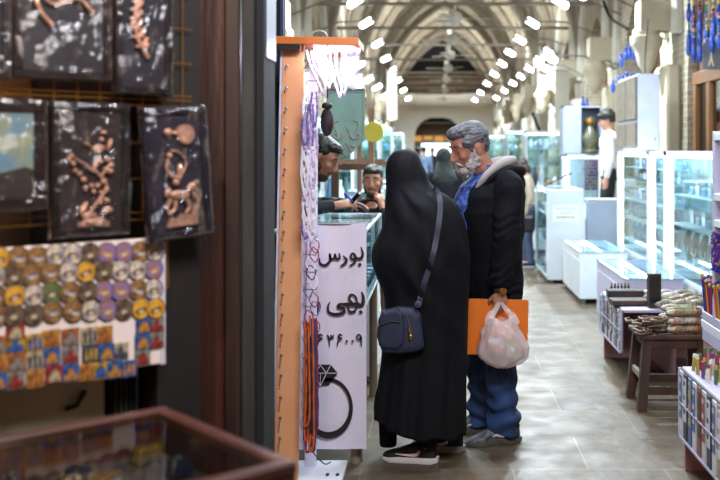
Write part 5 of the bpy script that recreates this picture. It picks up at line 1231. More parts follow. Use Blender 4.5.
def human(name, label, loc, rz, H=1.7, hd=None, yaw=0, pitch=.1, fem=False, lean=0, top='#333', bot='#222', skin=None, hair='short', hairm=None, arms=None, seated=False, shoes='#222', topm=None, beard=None, group=None, vox=.009, skirt=False, coat=.0, cat='person', wide=1.0, feet=((.0, .1), (.03, -.1))):
    t = thing(name, label, cat, loc, rz, group); s = H/1.75; skin = skin or M_skin
    hip = .92*s if not seated else .0; sh = hip+.50*s
    lx = math.sin(lean); lz = math.cos(lean)
    def up(h, x=0, y=0): d = h-hip; return Vector((x*lz+d*lx, y, hip+d*lz-x*lx))
    hc = up(sh+.17*s, .03) if hd is None else Vector(hd); M = Mhead(hc, yaw, pitch, 0, s)
    nb = up(sh-.0, -.01); mb = MB(); head(mb, M, fem, nb, .05 if fem else .056)
    sw = (.17 if fem else .19)*s*wide
    mb.cap(up(hip+.1*s), up(sh-.08*s), .11*s, .12*s); mb.cap(up(sh-.04*s, 0, -sw*.75), up(sh-.04*s, 0, sw*.75), .05*s, .05*s)
    arms = arms or [None, None]; AR = []
    for k, sd in enumerate((1, -1)):
        S_ = up(sh-.045*s, 0, sd*sw)
        if arms[k] is None: e = S_+Vector((-.02, sd*.05, -.29*s)); w_ = e+Vector((.06, 0, -.25*s)); hdir, hup = (.15, 0, -1), (0, sd, 0); cu = (.35,)*4
        else: e, w_, hdir, hup, cu = arms[k]; e, w_ = Vector(e), Vector(w_)
        mb.cap(S_, e, .045*s, .036*s); mb.cap(e, w_, .036*s, .025*s); Mh = hmat(w_, hdir, hup); hand(mb, Mh, sd, cu, s)
        mb.cap(w_-(w_-e).normalized()*.03, w_+Vector(hdir).normalized()*.02, .025*s, .024*s, 10); AR.append((S_, e, w_))
    legs = []
    if not seated:
        for (fx, fy), sd in zip(feet, (1, -1)):
            h_ = Vector((0, sd*.085*s, hip-.02)); kn = Vector((fx*.5+.03, fy*.95, .48*s)); an = Vector((fx-.0, fy, .08)); mb.cap(h_, kn, .08*s, .055*s); mb.cap(kn, an, .052*s, .038*s); mb.cap(an, an+Vector((.13, 0, -.04)), .035, .03); legs.append((h_, kn, an))
    else: mb.cap(Vector((0, .08, 0)), Vector((.3, .1, .0)), .08, .06); mb.cap(Vector((0, -.08, 0)), Vector((.3, -.1, .0)), .08, .06); legs = None
    mobj('body', fuse(mb, vox, 2), skin, t)
    br = eyes(M, t); br.build('eyebrows', hairm or M_hairdk, t, True)
    # top
    mb = MB(); w2 = sw+.02; prof = [(hip-.06*s-coat, .125*wide, .165*wide), (hip+.05*s, .122*wide, .155*wide), (hip+.2*s, .122*wide, .155*wide), (hip+.34*s, .13*wide, .175*wide), (hip+.43*s, .12*wide, w2-.005), (sh-.015*s, .085, w2*.82), (sh+.03*s, .065, .085)]
    rings = []
    for z, rx, ry in prof:
        c = up(z); rr_ = ring((0, 0, 0), rx*s, ry*s, 26, 2.3); rings.append([Vector((c.x+p.x*lz, p.y, c.z-p.x*lx)) for p in rr_])
    mb.grid(rings)
    for S_, e, w_ in AR: tubeM(mb, [S_+(Vector(nb)-S_)*.25, S_, (S_+e)/2, e, (e+w_)/2, w_-(w_-e).normalized()*.012], [.055*s, .066*s, .058*s, .052*s, .045*s, .036*s])
    mobj('top', fuse(mb, vox, 3, .6, folds(.006, seed=len(name)*3)), topm or mat('cloth_'+top, top, .85, var=.15, scale=7, spec=.25), t)
    if legs:
        mb = MB()
        if skirt: mb.grid([ring((0, 0, z), rx, ry, 26) for z, rx, ry in [(.12, .2*s, .24*s), (.5*s, .18*s, .21*s), (hip, .14*s, .17*s), (hip+.06, .12*s, .15*s)]])
        else:
            mb.grid([ring((0, 0, z), rx*s, ry*s, 24) for z, rx, ry in [(hip-.12*s, .1, .16), (hip-.03, .125, .165), (hip+.05, .12, .15)]])
            for h_, kn, an in legs: tubeM(mb, [h_+Vector((0, 0, .03)), (h_+kn)/2, kn, (kn+an)/2, an+Vector((0, 0, -.02))], [.095*s, .09*s, .072*s, .066*s, .062*s])
        mobj('trousers' if not skirt else 'skirt', fuse(mb, vox, 3, .6, folds(.006, seed=5)), mat('cloth_'+bot, bot, .85, var=.15, scale=7), t)
        for (fx, fy) in feet: shoe(t, (fx-.07, fy, 0), 0, mat('shoe_'+shoes, shoes, .5), M_tray, None)
    # hair
    hm = hairm or M_hairdk; mb = MB(); E_ = lambda c, r: mb.ell(c, r, M, 18, 12)
    if hair == 'short': E_((-.030, 0, .050), (.100, .082, .082)); E_((.012, 0, .086), (.078, .068, .040)); E_((-.055, 0, -.005), (.058, .074, .062))
    elif hair == 'curly':
        E_((-.030, 0, .055), (.108, .095, .098)); E_((.022, 0, .088), (.078, .070, .044)); E_((-.058, 0, .0), (.068, .084, .07))
    elif hair == 'long': E_((-.030, 0, .050), (.100, .086, .086)); E_((.004, 0, .085), (.084, .074, .044)); E_((-.05, 0, -.05), (.06, .085, .12)); E_((.02, .078, -.03), (.045, .018, .10)); E_((.02, -.078, -.03), (.045, .018, .10))
    if hair != 'hijab':
        A_ = .004 if hair != 'curly' else .012
        me = fuse(mb, .006, 1, .5, lambda p, n: A_*noise.noise(p*(60 if hair != 'curly' else 45))+.002*noise.noise(p*110)); mobj('hair', me, hm, t)
    else:
        E_((-.022, 0, .035), (.115, .096, .108)); E_((-.01, 0, -.075), (.105, .098, .09)); mb.cap(M @ Vector((-.02, 0, -.08)), nb+Vector((0, 0, -.04)), .1*s, .15*s, 20); mb.cap(nb+Vector((0, -.1, -.07)), nb+Vector((0, .1, -.07)), .07, .07)
        mobj('headscarf', fuse(mb, .009, 3, .6, folds(.006, (12, 12, 12))), hm, t)
    if beard:
        mb = MB(); E_((.052, 0, -.094), (.044, .045, .034))
        for y in (-1, 1): E_((.012, y*.056, -.055), (.03, .014, .042)); mb.cap(M @ Vector((.098, y*.004, -.043)), M @ Vector((.082, y*.03, -.058)), .007*s, .005*s, 8)
        mobj('beard', fuse(mb, .0055, 1, .5, lambda p, n: .003*noise.noise(p*70)), beard, t)
    return t
# ---------------------------------------------------------------- background people
M_grhair = mat('dark_greying_hair', '#231d1b', .55, var=.4, scale=50)
jk = mat('patterned_black_jacket', '#15161c', .8, col2='#343a48', scale=16)
for nd in jk.node_tree.nodes:
    if nd.type == 'VALTORGB': nd.color_ramp.elements[0].position = .56; nd.color_ramp.elements[1].position = .6; nd.color_ramp.elements[0].color, nd.color_ramp.elements[1].color = (.006, .007, .01, 1), (.09, .1, .13, 1)

# shopkeeper leaning over the counter towards the customers
human('shopkeeper', 'shopkeeper with black hair in patterned black jacket, leaning over the counter with a phone', (-1.145, 5.9, 0), 0, 1.76, hd=(.47, -.02, 1.535), yaw=-.15, pitch=.55, lean=.52, top='#222', topm=jk, bot='#20242c', hair='short', beard=mat('stubble', '#2a1d18', .7),
      arms=[((.34, .24, 1.24), (.60, .06, 1.26), (1, -.2, -.05), (.1, .3, 1), (.3, .35, .4, .45)), ((.30, -.30, 1.235), (.56, -.17, 1.262), (.95, .3, .15), (-.1, -.6, .8), (.55, .6, .7, .8))])
o = thing('mobile_phone', 'black phone held in the hands of the leaning shopkeeper', 'phone', W(354.5, 199, 5.78)); MB().box((0, 0, 0), (.022, .07, .11), Euler((.3, .75, 0)), .004).build('body', mat('phone_black', '#101216', .25), o); MB().box((-.009, -.001, .008), (.002, .06, .1), Euler((.3, .75, 0))).build('screen', mat('phone_screen', '#1d2836', .1), o)
tag(MB().cap(W(345, 194, 5.7), W(352, 201, 5.68), .008, .005, 8).build('pen', mat('pen_royal_blue', '#2438b8', .3), smooth=True), 'royal blue pen in the hand of the leaning shopkeeper', 'pen')
# seated man with hand on chin
human('seated_man', 'bearded man in a dark navy jacket seated behind a case, hand on his chin', (WX(373, 7.9), 7.9, .66), math.radians(-92), 1.76, pitch=.12, seated=True, top='#141824', beard=mat('dark_beard', '#241c1a', .7), wide=1.25,
      arms=[((.24, .17, .25), (.135, .085, .475), (-.15, -.25, 1), (.5, .6, .3), (.9, 1.0, 1.1, 1.2)), None])
t = thing('stool', 'plain shop stool under the seated man', 'stool', (WX(373, 7.9), 7.9, 0)); MB().lathe([(.17, .53), (.18, .54), (.18, .57), (.0001, .575)], n=20).build('seat', M_wood, t, True)
for a in range(4): MB().cyl((.16*math.cos(a*PI/2+.7), .16*math.sin(a*PI/2+.7), 0), (.11*math.cos(a*PI/2+.7), .11*math.sin(a*PI/2+.7), .54), .015, n=8).build('leg', M_wood, t, True)
human('person', 'woman in a grey-green headscarf and dark clothes walking away, beyond the couple', (WX(444, 10.9), 10.9, 0), math.radians(100), 1.62, fem=True, top='#191b20', bot='#15161a', hair='hijab', hairm=mat('grey_scarf', '#2e3434', .9, var=.2), skirt=True)
human('person', 'small brown-haired person in white between headscarf woman and the bearded man', (WX(462, 12.4), 12.4, 0), math.radians(150), 1.42, fem=True, top='#b9c2cc', bot='#3a4456', hair='long', hairm=mat('brown_hair', '#2c1d16', .5), skin=M_skin2)
bg_ = human('person', 'young person in a beige top looking down at the right-hand counters', (WX(529, 13.5), 13.5, 0), math.radians(185), 1.5, fem=True, pitch=.6, lean=.12, top='#a59a88', bot='#4c5c78', hair='long', hairm=mat('brown_hair2', '#3a2820', .5), skin=M_skin2, arms=[None, ((.06, -.2, .98), (.2, -.12, .9), (.8, .3, -.3), (0, -.3, 1), (.6,)*4)])
o = thing('handbag', 'dark handbag hanging from the hand of the beige-clothed person', 'bag', (WX(528, 13.2), 13.1, .50)); MB().bx(-.08, .08, -.04, .04, 0, .22, .03).build('body', M_dark, o); MB().tube([(-.08, 0, .2), (-.06, 0, .36), (.06, 0, .36), (.08, 0, .2)], .01, 6).build('handle', M_dark, o, True)
o = tag(MB().bx(1.9, 2.5, 12.1, 12.75, 0, .44, .02).build('platform', mat('platform_grey', '#77797f', .7)), 'low grey platform the white-shirted boy stands on', 'platform')
human('person', 'curly-haired boy in white shirt and black trousers standing above the lit showcases', (WX(609, 12.4), 12.4, .44), math.radians(172), 1.66, pitch=.42, top='#dfe3ea', bot='#14151a', hair='curly', skin=M_skin2)
for i, (px, y, h, tp, bt, lab, f_) in enumerate([(424, 31, 1.72, '#6f88a8', '#39424f', 'tiny distant figure in pale blue, left side of the far arch', False), (432.5, 33, 1.7, '#20242c', '#1c1d22', 'tiny distant figure in dark clothes in the middle of the far arch', False), (418, 36, 1.7, '#4a9a98', '#2a3a40', 'tiny distant figure in teal at the left jamb of the far arch', True), (441, 35, 1.62, '#7c2a2e', '#22242c', 'tiny distant figure in dark red, right side of the far arch', True), (409, 27, 1.66, '#1c1e26', '#17181c', 'dark distant figure just above the hood of the woman in black', True)]):
    human('person', lab, (WX(px, y), y, 0), math.radians([80, 250, 90, 260, 110][i]), h, fem=f_, top=tp, bot=bt, vox=.014)
# ================================================================= THE MAN (foreground couple)
MO = Vector((.2635, 5.49, 0)); MR = math.radians(199)
t = thing('person', 'grey-bearded man in black hooded jacket and jeans, looking down, standing beside the woman', 'person', MO, MR)
man = t; MM = Matrix.Translation(MO) @ Matrix.Rotation(MR, 4, 'Z')
MH = Mhead((.092, .0, 1.588), .10, .36, 0, 1.08)
nb = Vector((-.035, 0, 1.42)); mb = MB(); head(mb, MH, False, nb, .058)
mb.cap((-.04, 0, 1.0), (-.02, 0, 1.3), .12, .14); mb.cap((-.03, .14, 1.38), (-.03, -.14, 1.38), .06, .06)
ARM = [(Vector((-.055, .205, 1.385)), Vector((-.02, .262, 1.115)), Vector((.018, .262, .862))), (Vector((-.04, -.19, 1.38)), Vector((.02, -.26, 1.10)), Vector((.26, -.16, 1.06)))]
for (S_, e, w_) in ARM: mb.cap(S_, e, .05, .042); mb.cap(e, w_, .042, .028)
mb.cap(ARM[0][2], ARM[0][2]+Vector((0, 0, -.03)), .029, .027)
hand(mb, hmat(ARM[0][2]+Vector((0, 0, -.025)), (.05, .02, -1), (.15, 1, 0)), 1, (.75, .85, .95, 1.0), 1.0, .7)
hand(mb, hmat(ARM[1][2], (1, .2, -.1), (0, -.3, 1)), -1, (.4,)*4)
LEG = [(Vector((-.06, .095, .86)), Vector((-.045, .115, .48)), Vector((-.065, .11, .09))), (Vector((-.06, -.095, .86)), Vector((-.02, -.11, .48)), Vector((-.03, -.11, .09)))]
for h_, k_, a_ in LEG: mb.cap(Vector((-.04, 0, .95)), h_, .12, .09); mb.cap(h_, k_, .085, .06); mb.cap(k_, a_, .055, .038); mb.cap(a_, a_+Vector((.10, 0, -.055)), .036, .02)
for y in (-1, 1): mb.ell((.068, y*.031, .0165), (.0165, .0175, .0095), MH, 12, 8); mb.ell((.066, y*.031, -.001), (.0155, .0165, .0085), MH, 12, 8)
mobj('body', fuse(mb, .0055, 2), mat('man_skin', '#b07860', .48, var=.14, scale=30, bump=.12, bscale=120), t)
eyes(MH, t).build('eyebrows', mat('grey_brow', '#4c4744', .7), t, True)
# hair: grey, brushed back, fuller on top and front
M_grey = mat('iron_grey_hair', '#75757c', .6, col2='#1c1c22', scale=34, stretch=(.6, 2.2, 2.2), bump=.6, bscale=90)
mb = MB(); E_ = lambda c, r: mb.ell(c, r, MH, 20, 14)
E_((-.030, 0, .052), (.094, .081, .083)); E_((.010, 0, .092), (.076, .066, .042)); E_((.040, 0, .098), (.056, .056, .034)); E_((.064, .002, .090), (.022, .046, .022)); E_((-.072, 0, .01), (.040, .066, .062)); E_((.012, .066, .044), (.05, .016, .034)); E_((.012, -.066, .044), (.05, .016, .034)); E_((.018, .068, .012), (.012, .009, .024))
mobj('hair', fuse(mb, .0045, 1, .5, lambda p, n: .0030*noise.noise(Vector((p.x*30, p.y*90, p.z*80)))+.0018*noise.noise(p*160)), M_grey, t)
M_brd = mat('white_grey_beard', '#cfc8c4', .7, col2='#8a8280', scale=40, bump=.6, bscale=140)
mb = MB(); E_((.056, 0, -.092), (.044, .044, .030)); E_((.034, 0, -.085), (.05, .052, .03))
for y in (-1, 1):
    E_((.012, y*.056, -.050), (.030, .014, .046)); E_((.036, y*.050, -.066), (.036, .018, .030)); E_((.010, y*.067, -.02), (.012, .008, .03)); mb.cap(MH @ Vector((.004, y*.056, -.045)), MH @ Vector((.050, y*.026, -.098)), .022, .028, 10); mb.cap(MH @ Vector((.100, y*.004, -.041)), MH @ Vector((.080, y*.034, -.062)), .0085, .007, 8)
mobj('beard', fuse(mb, .0045, 1, .5, lambda p, n: .0045*noise.noise(p*75)+.002*noise.noise(p*170)), M_brd, t)
# shirt
mb = MB()
mb.grid([ring((cx, 0, z), rx, ry, 26, 2.2) for z, cx, rx, ry in [(.98, .02, .12, .09), (1.12, .045, .13, .11), (1.28, .05, .142, .115), (1.38, .01, .13, .12), (1.44, -.02, .09, .09), (1.475, -.03, .07, .07)]])
mb.grid([ring((x, 0, z), r, r*.95, 24) for z, x, r in [(1.42, -.022, .076), (1.47, -.026, .077), (1.505, -.022, .074), (1.50, -.022, .066)]])
sh = mat('blue_print_shirt', '#4a6cc8', .7, col2='#141a3c', scale=38)
mobj('shirt', fuse(mb, .006, 2, .5, folds(.003)), sh, t)
# jacket
mb = MB(); mb.grid([ring((cx, 0, z), rx, ry, 32, 2.35) for z, cx, rx, ry in [(.755, -.05, .130, .190), (.79, -.05, .142, .200), (.83, -.048, .150, .201), (.95, -.036, .158, .2), (1.1, -.03, .172, .203), (1.24, -.022, .188, .21), (1.33, -.035, .178, .213), (1.40, -.05, .150, .195), (1.45, -.055, .115, .145), (1.48, -.055, .09, .10)]])
S_, e, w_ = ARM[0]; tubeM(mb, [Vector((-.06, .11, 1.40)), S_, (S_+e)/2, e, (e+w_)/2, w_+Vector((0, 0, .01))], [.065, .080, .076, .072, .066, .058], 20)
S_, e, w_ = ARM[1]; tubeM(mb, [Vector((-.06, -.11, 1.40)), S_, (S_+e)/2, e, (e+w_)/2, w_], [.065, .078, .074, .068, .06, .05], 20)
def wrk(p):
    v = 0
    if p.y > .17 and p.z < 1.33:
        a = smoothstep(1.33, 1.05, p.z); v += a*.0045*math.sin(p.z*105+7*noise.noise(Vector((p.x*9, p.y*9, p.z*5)))+p.x*35)*(.5+noise.noise(p*7+Vector((3, 1, 0))))*1.8
    if p.z < .81 and p.y < .21: v += .003*math.sin(math.atan2(p.y, p.x+.04)*60)
    v += .004*math.sin(p.z*22+p.x*28+2*noise.noise(p*6))*smoothstep(.8, .9, p.z)*smoothstep(1.4, 1.25, p.z)
    return v
mj = fuse(mb, .0065, 3, .6, folds(.006, (10, 10, 7), 3, wrk))
bm = bmesh.new(); bm.from_mesh(mj)                    # open front: clear a strip where the shirt shows
kill = [v for v in bm.verts if v.co.x > .02 and v.co.z > 1.08 and abs(v.co.y) < .012+.10*smoothstep(1.08, 1.46, v.co.z)]
bmesh.ops.delete(bm, geom=kill, context='VERTS'); bm.to_mesh(mj); bm.free()
M_jack = mat('black_navy_fleece', '#0a0b13', .85, var=.1, bump=.1, bscale=120, spec=.2)
mobj('jacket', mj, M_jack, t)
mb = MB()
for y in (-1, 1): mb.tube(bez([(.118+.05, y*.015, 1.06), (.150, y*.035, 1.2), (.115, y*.085, 1.36), (.02, y*.112, 1.455), (-.05, y*.10, 1.50)], 6), .010, 8, .6)
mobj('jacket_edge', fuse(mb, .005, 2), M_jack, t)
# hood
mb = MB(); mb.tube(bez([(.065, .135, 1.375), (.02, .150, 1.43), (-.06, .140, 1.462), (-.14, .09, 1.462), (-.185, 0, 1.455), (-.14, -.09, 1.462), (-.06, -.14, 1.462), (.04, -.13, 1.40)], 6), [.012+.040*math.sin(PI*min(1, i/42)) for i in range(43)], 14, .7, up=(0, 0, 1))
mb.ell((-.17, 0, 1.40), (.048, .12, .075), rot=Euler((0, .15, 0)))
mobj('hood', fuse(mb, .006, 3, .6, folds(.004)), M_jack, t)
mb = MB(); mb.tube(bez([(.085, .098, 1.372), (.045, .122, 1.435), (-.03, .122, 1.492), (-.105, .080, 1.512), (-.145, 0, 1.512), (-.105, -.08, 1.512), (-.03, -.12, 1.48), (.05, -.11, 1.42)], 6), [.010+.034*math.sin(PI*min(1, (i+4)/46)) for i in range(43)], 14, .75, up=(0, 0, 1))
mobj('hood_lining', fuse(mb, .006, 3, .6, folds(.003)), mat('grey_lining', '#a59c9c', .9, var=.06, bump=.1, bscale=100), t)
# pocket seam and cuff
MB().tube([(S[0], S[1], S[2]) for S in [(.06, .213, .98), (.075, .207, .92), (.055, .212, .86)]], .004, 6).build('pocket_seam', M_dark, t, True)
w0 = ARM[0][2]
MB().lathe([(.040, -.012), (.049, -.008), (.050, .035), (.046, .045)], (w0.x-.001, w0.y, w0.z+.012), 22).build('cuff', M_jack, t, True)
# jeans
M_jean = mat('blue_denim', '#24406f', .85, col2='#13233f', scale=9, stretch=(1, 1, .6), bump=.15, bscale=160)
mb = MB(); mb.grid([ring((-.05, 0, z), rx, ry, 28, 2.3) for z, rx, ry in [(.74, .10, .155), (.82, .105, .15), (.9, .09, .13), (1.0, .08, .11)]])
for h_, k_, a_ in LEG: tubeM(mb, [h_+Vector((0, 0, .02)), (h_+k_)/2, k_, (k_+a_)/2, a_+Vector((0, 0, .05)), a_+Vector((.005, 0, -.045))], [.080, .088, .082, .078, .084, .076], 22)
def jw(p):
    a = smoothstep(.42, .16, p.z); ang = math.atan2(p.y-(.11 if p.y > 0 else -.11), p.x+.05)
    return a*.011*math.sin(p.z*62+1.6*math.sin(ang*1.0+p.y*9)+1.5*noise.noise(p*9))+.004*math.sin(p.z*25+ang*2)
mobj('jeans', fuse(mb, .0065, 3, .6, folds(.006, (12, 12, 6), 8, jw)), M_jean, t)
M_snk = mat('grey_mottled_knit', '#6d7178', .7, col2='#14161a', scale=32); M_snks = mat('sneaker_sole', '#56524c', .6, var=.15, scale=15); M_snkm = mat('pale_side_mark', '#c9bdb8', .5)
shoe(t, (-.150, .115, 0), -.0, M_snk, M_snks, M_snkm, .305, markkind='wedge', mesh_h=1.12); shoe(t, (-.095, -.115, 0), -.05, M_snk, M_snks, M_snkm, .305, markkind='wedge', mesh_h=1.12)
# watch (worn: a thing of its own would travel with the arm)
mb = MB(); c = ARM[0][2]+Vector((0, 0, -.018)); mb.lathe([(.031, -.009), (.0345, -.007), (.0345, .007), (.031, .009)], (c.x, c.y, c.z), 24); wt = mb.build('wrist_watch', mat('watch_steel_gold', '#a8895a', .3, .9, var=.3, scale=80), t, True)
mb = MB(); Mx = Matrix.Rotation(-PI/2, 3, 'X'); mb.lathe([(.0001, 0), (.019, 0), (.021, .003), (.019, .008), (.0165, .009)], (c.x, c.y+.031, c.z), 22, Mx); mb.build('watch_case', M_gold, wt, True)
MB().lathe([(.0001, .0085), (.0163, .0085)], (c.x, c.y+.031, c.z), 22, Mx).build('watch_dial', mat('dial_dark', '#20242a', .2), wt)
# ---------------------------------------------------------------- folder and plastic bag in his hand
YF = 5.272
t = thing('folder', 'flat bright orange folder hanging from the bearded man\'s hand, behind the plastic bag', 'folder', (WX(498, YF), YF, WZ(327, YF)))
hw, hh = 30.2*YF/1000, 27.5*YF/1000; M_fold = mat('orange_card', '#e2741c', .45, var=.05)
MB().box((0, .012, 0), (hw*2, .004, hh*2), Euler((0, .02, 0))).build('back_cover', M_fold, t); MB().box((0, .004, -.002), (hw*1.96, .004, hh*1.94), Euler((0, .02, 0))).build('papers', M_tray, t); MB().box((-.001, -.004, -.002), (hw*2, .004, hh*2), Euler((0, .028, 0))).build('front_cover', M_fold, t)
YP = 5.15
M_bag = glassmat('white_carrier_plastic', '#fff6f4', .05, .2, bump=.9, bscale=30, alpha=.5)
t = thing('plastic_bag', 'white see-through carrier bag hanging from the bearded man\'s hand', 'bag', (WX(502, YP), YP, WZ(340, YP)))
def q(px, py, y=0): return Vector((WX(px, YP)-WX(502, YP), y, WZ(py, YP)-WZ(340, YP)))
prof = [(319, 489, 515, .028), (326, 486, 518, .040), (333, 483, 522, .050), (341, 480, 526, .056), (349, 478, 529, .058), (356, 478.5, 528, .055), (362, 485, 521, .043), (366, 494, 511, .026), (367.5, 499, 506, .008)]
P_ = bez([(a, b_, c) for a, b_, c, d in prof], 4); D_ = bez([(d, 0, 0) for *_, d in prof], 4); rings = []
for p, d in zip(P_, D_):
    a, b_ = q(p.y, p.x), q(p.z, p.x); cx, rx = (a.x+b_.x)/2, (b_.x-a.x)/2; r = []
    for k in range(56):
        an = 2*PI*k/56; v = Vector((cx+rx*math.cos(an), d.x*math.sin(an), a.z)); w_ = 1+.16*noise.noise(Vector((math.cos(an)*3, math.sin(an)*3, a.z*14)))+.16*abs(noise.noise(Vector((math.cos(an)*6, math.sin(an)*6, a.z*18+5))))-.04; r.append(Vector((cx+(v.x-cx)*w_, v.y*w_, v.z+.006*math.sin(an*5))))
    rings.append(r)
MB().grid(rings, caps=False).build('sack', M_bag, t, 2)
top = rings[0]
def strap(pts, ws, y0, name='strap'):
    P_ = bez(pts, 6); rings = []
    for i, p in enumerate(P_):
        f = i/(len(P_)-1); w_ = lerp(ws[0], ws[1], f); tt = (P_[min(i+1, len(P_)-1)]-P_[max(0, i-1)]).normalized(); s_ = Vector((-tt.z, 0, tt.x))
        rings.append([p+s_*w_*u+Vector((0, .004*math.sin(u*7+i*.7), 0)) for u in (-1, -.6, -.2, .2, .6, 1)])
    MB().grid(rings, close=False, caps=False).build(name, M_bag, t, 2)
for y in (-.022, .012):
    strap([q(491, 324, y), q(491, 317, y), q(495, 312, .03), q(500, 304, .06)], (.034, .010), y); strap([q(515, 324, y), q(512, 316, y), q(507, 311, .03), q(502, 304, .06)], (.026, .009), y)
# what shows through the bag
def inb(name, label, px, py, sx, sz, rot, m, sy=.03, dy=0): o = thing(name, label, 'box', (WX(px, YP+dy), YP+dy, WZ(py, YP))); MB().box((0, 0, 0), (sx, sy, sz), Euler((0, rot, 0)), .004).build('body', m, o); MB().box((0, -sy/2-.001, 0), (sx*.7, .002, sz*.35), Euler((0, rot, 0))).build('label_patch', M_tray, o)
inb('wrapped_box', 'pinkish-orange wrapped box showing through the white carrier bag', 496, 341, .13, .10, .35, mat('salmon_wrap', '#d88a70', .5), .04)
inb('wrapped_box', 'pale yellow-green pack showing through the white carrier bag', 510, 347, .045, .10, -.15, mat('lime_wrap', '#c6cc8a', .5), .02, -.02)
inb('wrapped_box', 'brown-grey pack low at the right in the white carrier bag', 517, 356, .08, .05, -.4, mat('taupe_wrap', '#8a7468', .6), .03)
# ================================================================= THE WOMAN
YW = 5.13
sil = [  # picture row, left, right, depth half, y shift
 (149.2, 402, 409, .022, .0), (151, 395, 415, .055, .0), (155, 390.5, 418.5, .085, .0), (162, 387, 421.5, .108, .0), (172, 385.5, 426, .120, .0), (182, 386, 430, .128, .0), (190, 386, 438, .150, 0), (196, 385.5, 448, .175, 0), (203, 385, 456, .200, 0), (212, 384.5, 461, .215, 0), (222, 383.5, 465, .225, 0),
 (233, 379.5, 467.5, .232, 0), (246, 373, 469.5, .236, 0), (258, 371.5, 470.5, .236, 0), (268, 373.5, 470, .232, 0), (280, 378, 469.5, .225, 0), (292, 383, 469, .220, 0), (306, 385, 468.5, .215, 0), (325, 384, 468, .210, 0), (345, 382.5, 467.5, .208, 0), (365, 380.5, 467, .212, 0), (385, 378.5, 466.5, .218, 0), (405, 376.5, 466.5, .224, 0), (425, 374, 466.5, .23, 0), (441, 374, 466.5, .232, 0)]
WO = Vector((WX(418, YW), YW, 0))
t = thing('person', 'woman in a long black chador seen from behind, navy shoulder bag at her hip', 'person', WO); wom = t
SILP = bez([(a, b_, c) for a, b_, c, d, e in sil], 5); SILD = bez([(d, a, 0) for a, b_, c, d, e in sil], 5)
def chad(i, an, extra=True):
    p, d = SILP[i], SILD[i].x; z = WZ(p.x, YW); x0, x1 = WX(p.y, YW), WX(p.z, YW); cx, rx = (x0+x1)/2, (x1-x0)/2
    ca, sa = math.cos(an), math.sin(an); e = 2/2.15
    x = abs(ca)**e*math.copysign(1, ca)*rx; y = abs(sa)**e*math.copysign(1, sa)*d; k = 1.0
    if extra:
        lo = smoothstep(1.0, .3, z); near = abs(sa)
        wv = math.sin(an*9+1.2*noise.noise(Vector((0, 0, z*1.5)))+.6)+.6*math.sin(an*17+2+z*1.1)
        k += lo*.05*wv*near
        mid = smoothstep(1.42, 1.3, z)*(1-lo)
        k += mid*near*(.022*math.sin(z*30+ca*9+2.5*noise.noise(Vector((ca*2, sa*2, z*3))))+.026*math.sin(ca*12+z*11+1.5*noise.noise(Vector((ca*3, 1, z*4))))+.02*abs(math.sin(ca*8-z*14)))
        hd_ = smoothstep(1.36, 1.44, z); k += hd_*near*.02*math.sin(ca*9-z*30)
        k += .02*noise.noise(Vector((ca*2.5, sa*2.5, z*5)))*near
    dz = 0
    if z < .5:                                       # uneven hem: higher at the front (left), pleats dip
        f = smoothstep(.5, .08, z); u = (x/rx+1)/2; dz = f*(.085+.045*(1-smoothstep(0, .4, u))-.03*u+.010*math.sin(an*9))
    return Vector((cx+x*(1 if abs(ca) > .98 else k), YW+y*k, z+dz))
rings = [[chad(i, 2*PI*k/120)-WO for k in range(120)] for i in range(len(SILP))]
mb = MB(); mb.grid(rings, caps=False); mb.face([k for k in range(120)][::-1]); me = mb.mesh()
hc = Vector((WX(405, YW), YW+.005, 1.452)); fd = Vector((-.82, .55, -.22)).normalized()
bm = bmesh.new(); bm.from_mesh(me)
kill = [f for f in bm.faces if (f.calc_center_median()+WO-hc).normalized().dot(fd) > .84 and (f.calc_center_median()+WO-hc).length < .16]
bmesh.ops.delete(bm, geom=kill, context='FACES'); bm.to_mesh(me); bm.free(); me.polygons.foreach_set('use_smooth', [True]*len(me.polygons))
M_chad = mat('black_chador', '#07080e', .75, var=.05, spec=.22)
c_ = mobj('chador', me, M_chad, t); sd = c_.modifiers.new('thickness', 'SOLIDIFY'); sd.thickness = .004; sd.offset = -1
MWd = Mhead(hc-WO, math.radians(150), .3, 0, .93)
mb = MB(); nb = Vector((-.06, 0, 1.30)); head(mb, MWd, True, nb, .05)
mb.cap((-.0, 0, .95), (-.0, 0, 1.2), .12, .12); mb.cap((.0, .12, 1.26), (0, -.12, 1.26), .06, .06)
for y, e_, w_ in ((.15, (-.08, .15, 1.02), (-.14, .06, 1.03)), (-.15, (-.10, -.12, 1.02), (-.14, -.03, 1.04))):
    mb.cap((0, y, 1.24), e_, .045, .038); mb.cap(e_, w_, .038, .026); hand(mb, hmat(Vector(w_), (-.2, -y*3, -.5), (-1, 0, .3)), -1 if y > 0 else 1, (.6,)*4, .85)
FT = [Vector((WX(436, 5.04), 5.05, 0))-WO, Vector((WX(463, 5.22), 5.25, 0))-WO]
for f_, hy in zip(FT, (-.08, .09)):
    mb.cap((.03, hy, .9), (f_.x-.04, f_.y+.01, .47), .09, .06); mb.cap((f_.x-.04, f_.y+.01, .47), (f_.x-.045, f_.y+.01, .09), .055, .036)
mobj('body', fuse(mb, .007, 2), M_skin2, t); eyes(MWd, t).build('eyebrows', M_hairdk, t, True)
mb = MB()
for f_ in FT: tubeM(mb, [(f_.x-.08, f_.y+.0, .42), (f_.x-.055, f_.y+.01, .25), (f_.x-.045, f_.y+.01, .085)], [.06, .058, .054], 18)
mobj('trousers', fuse(mb, .007, 2), M_chad, t)
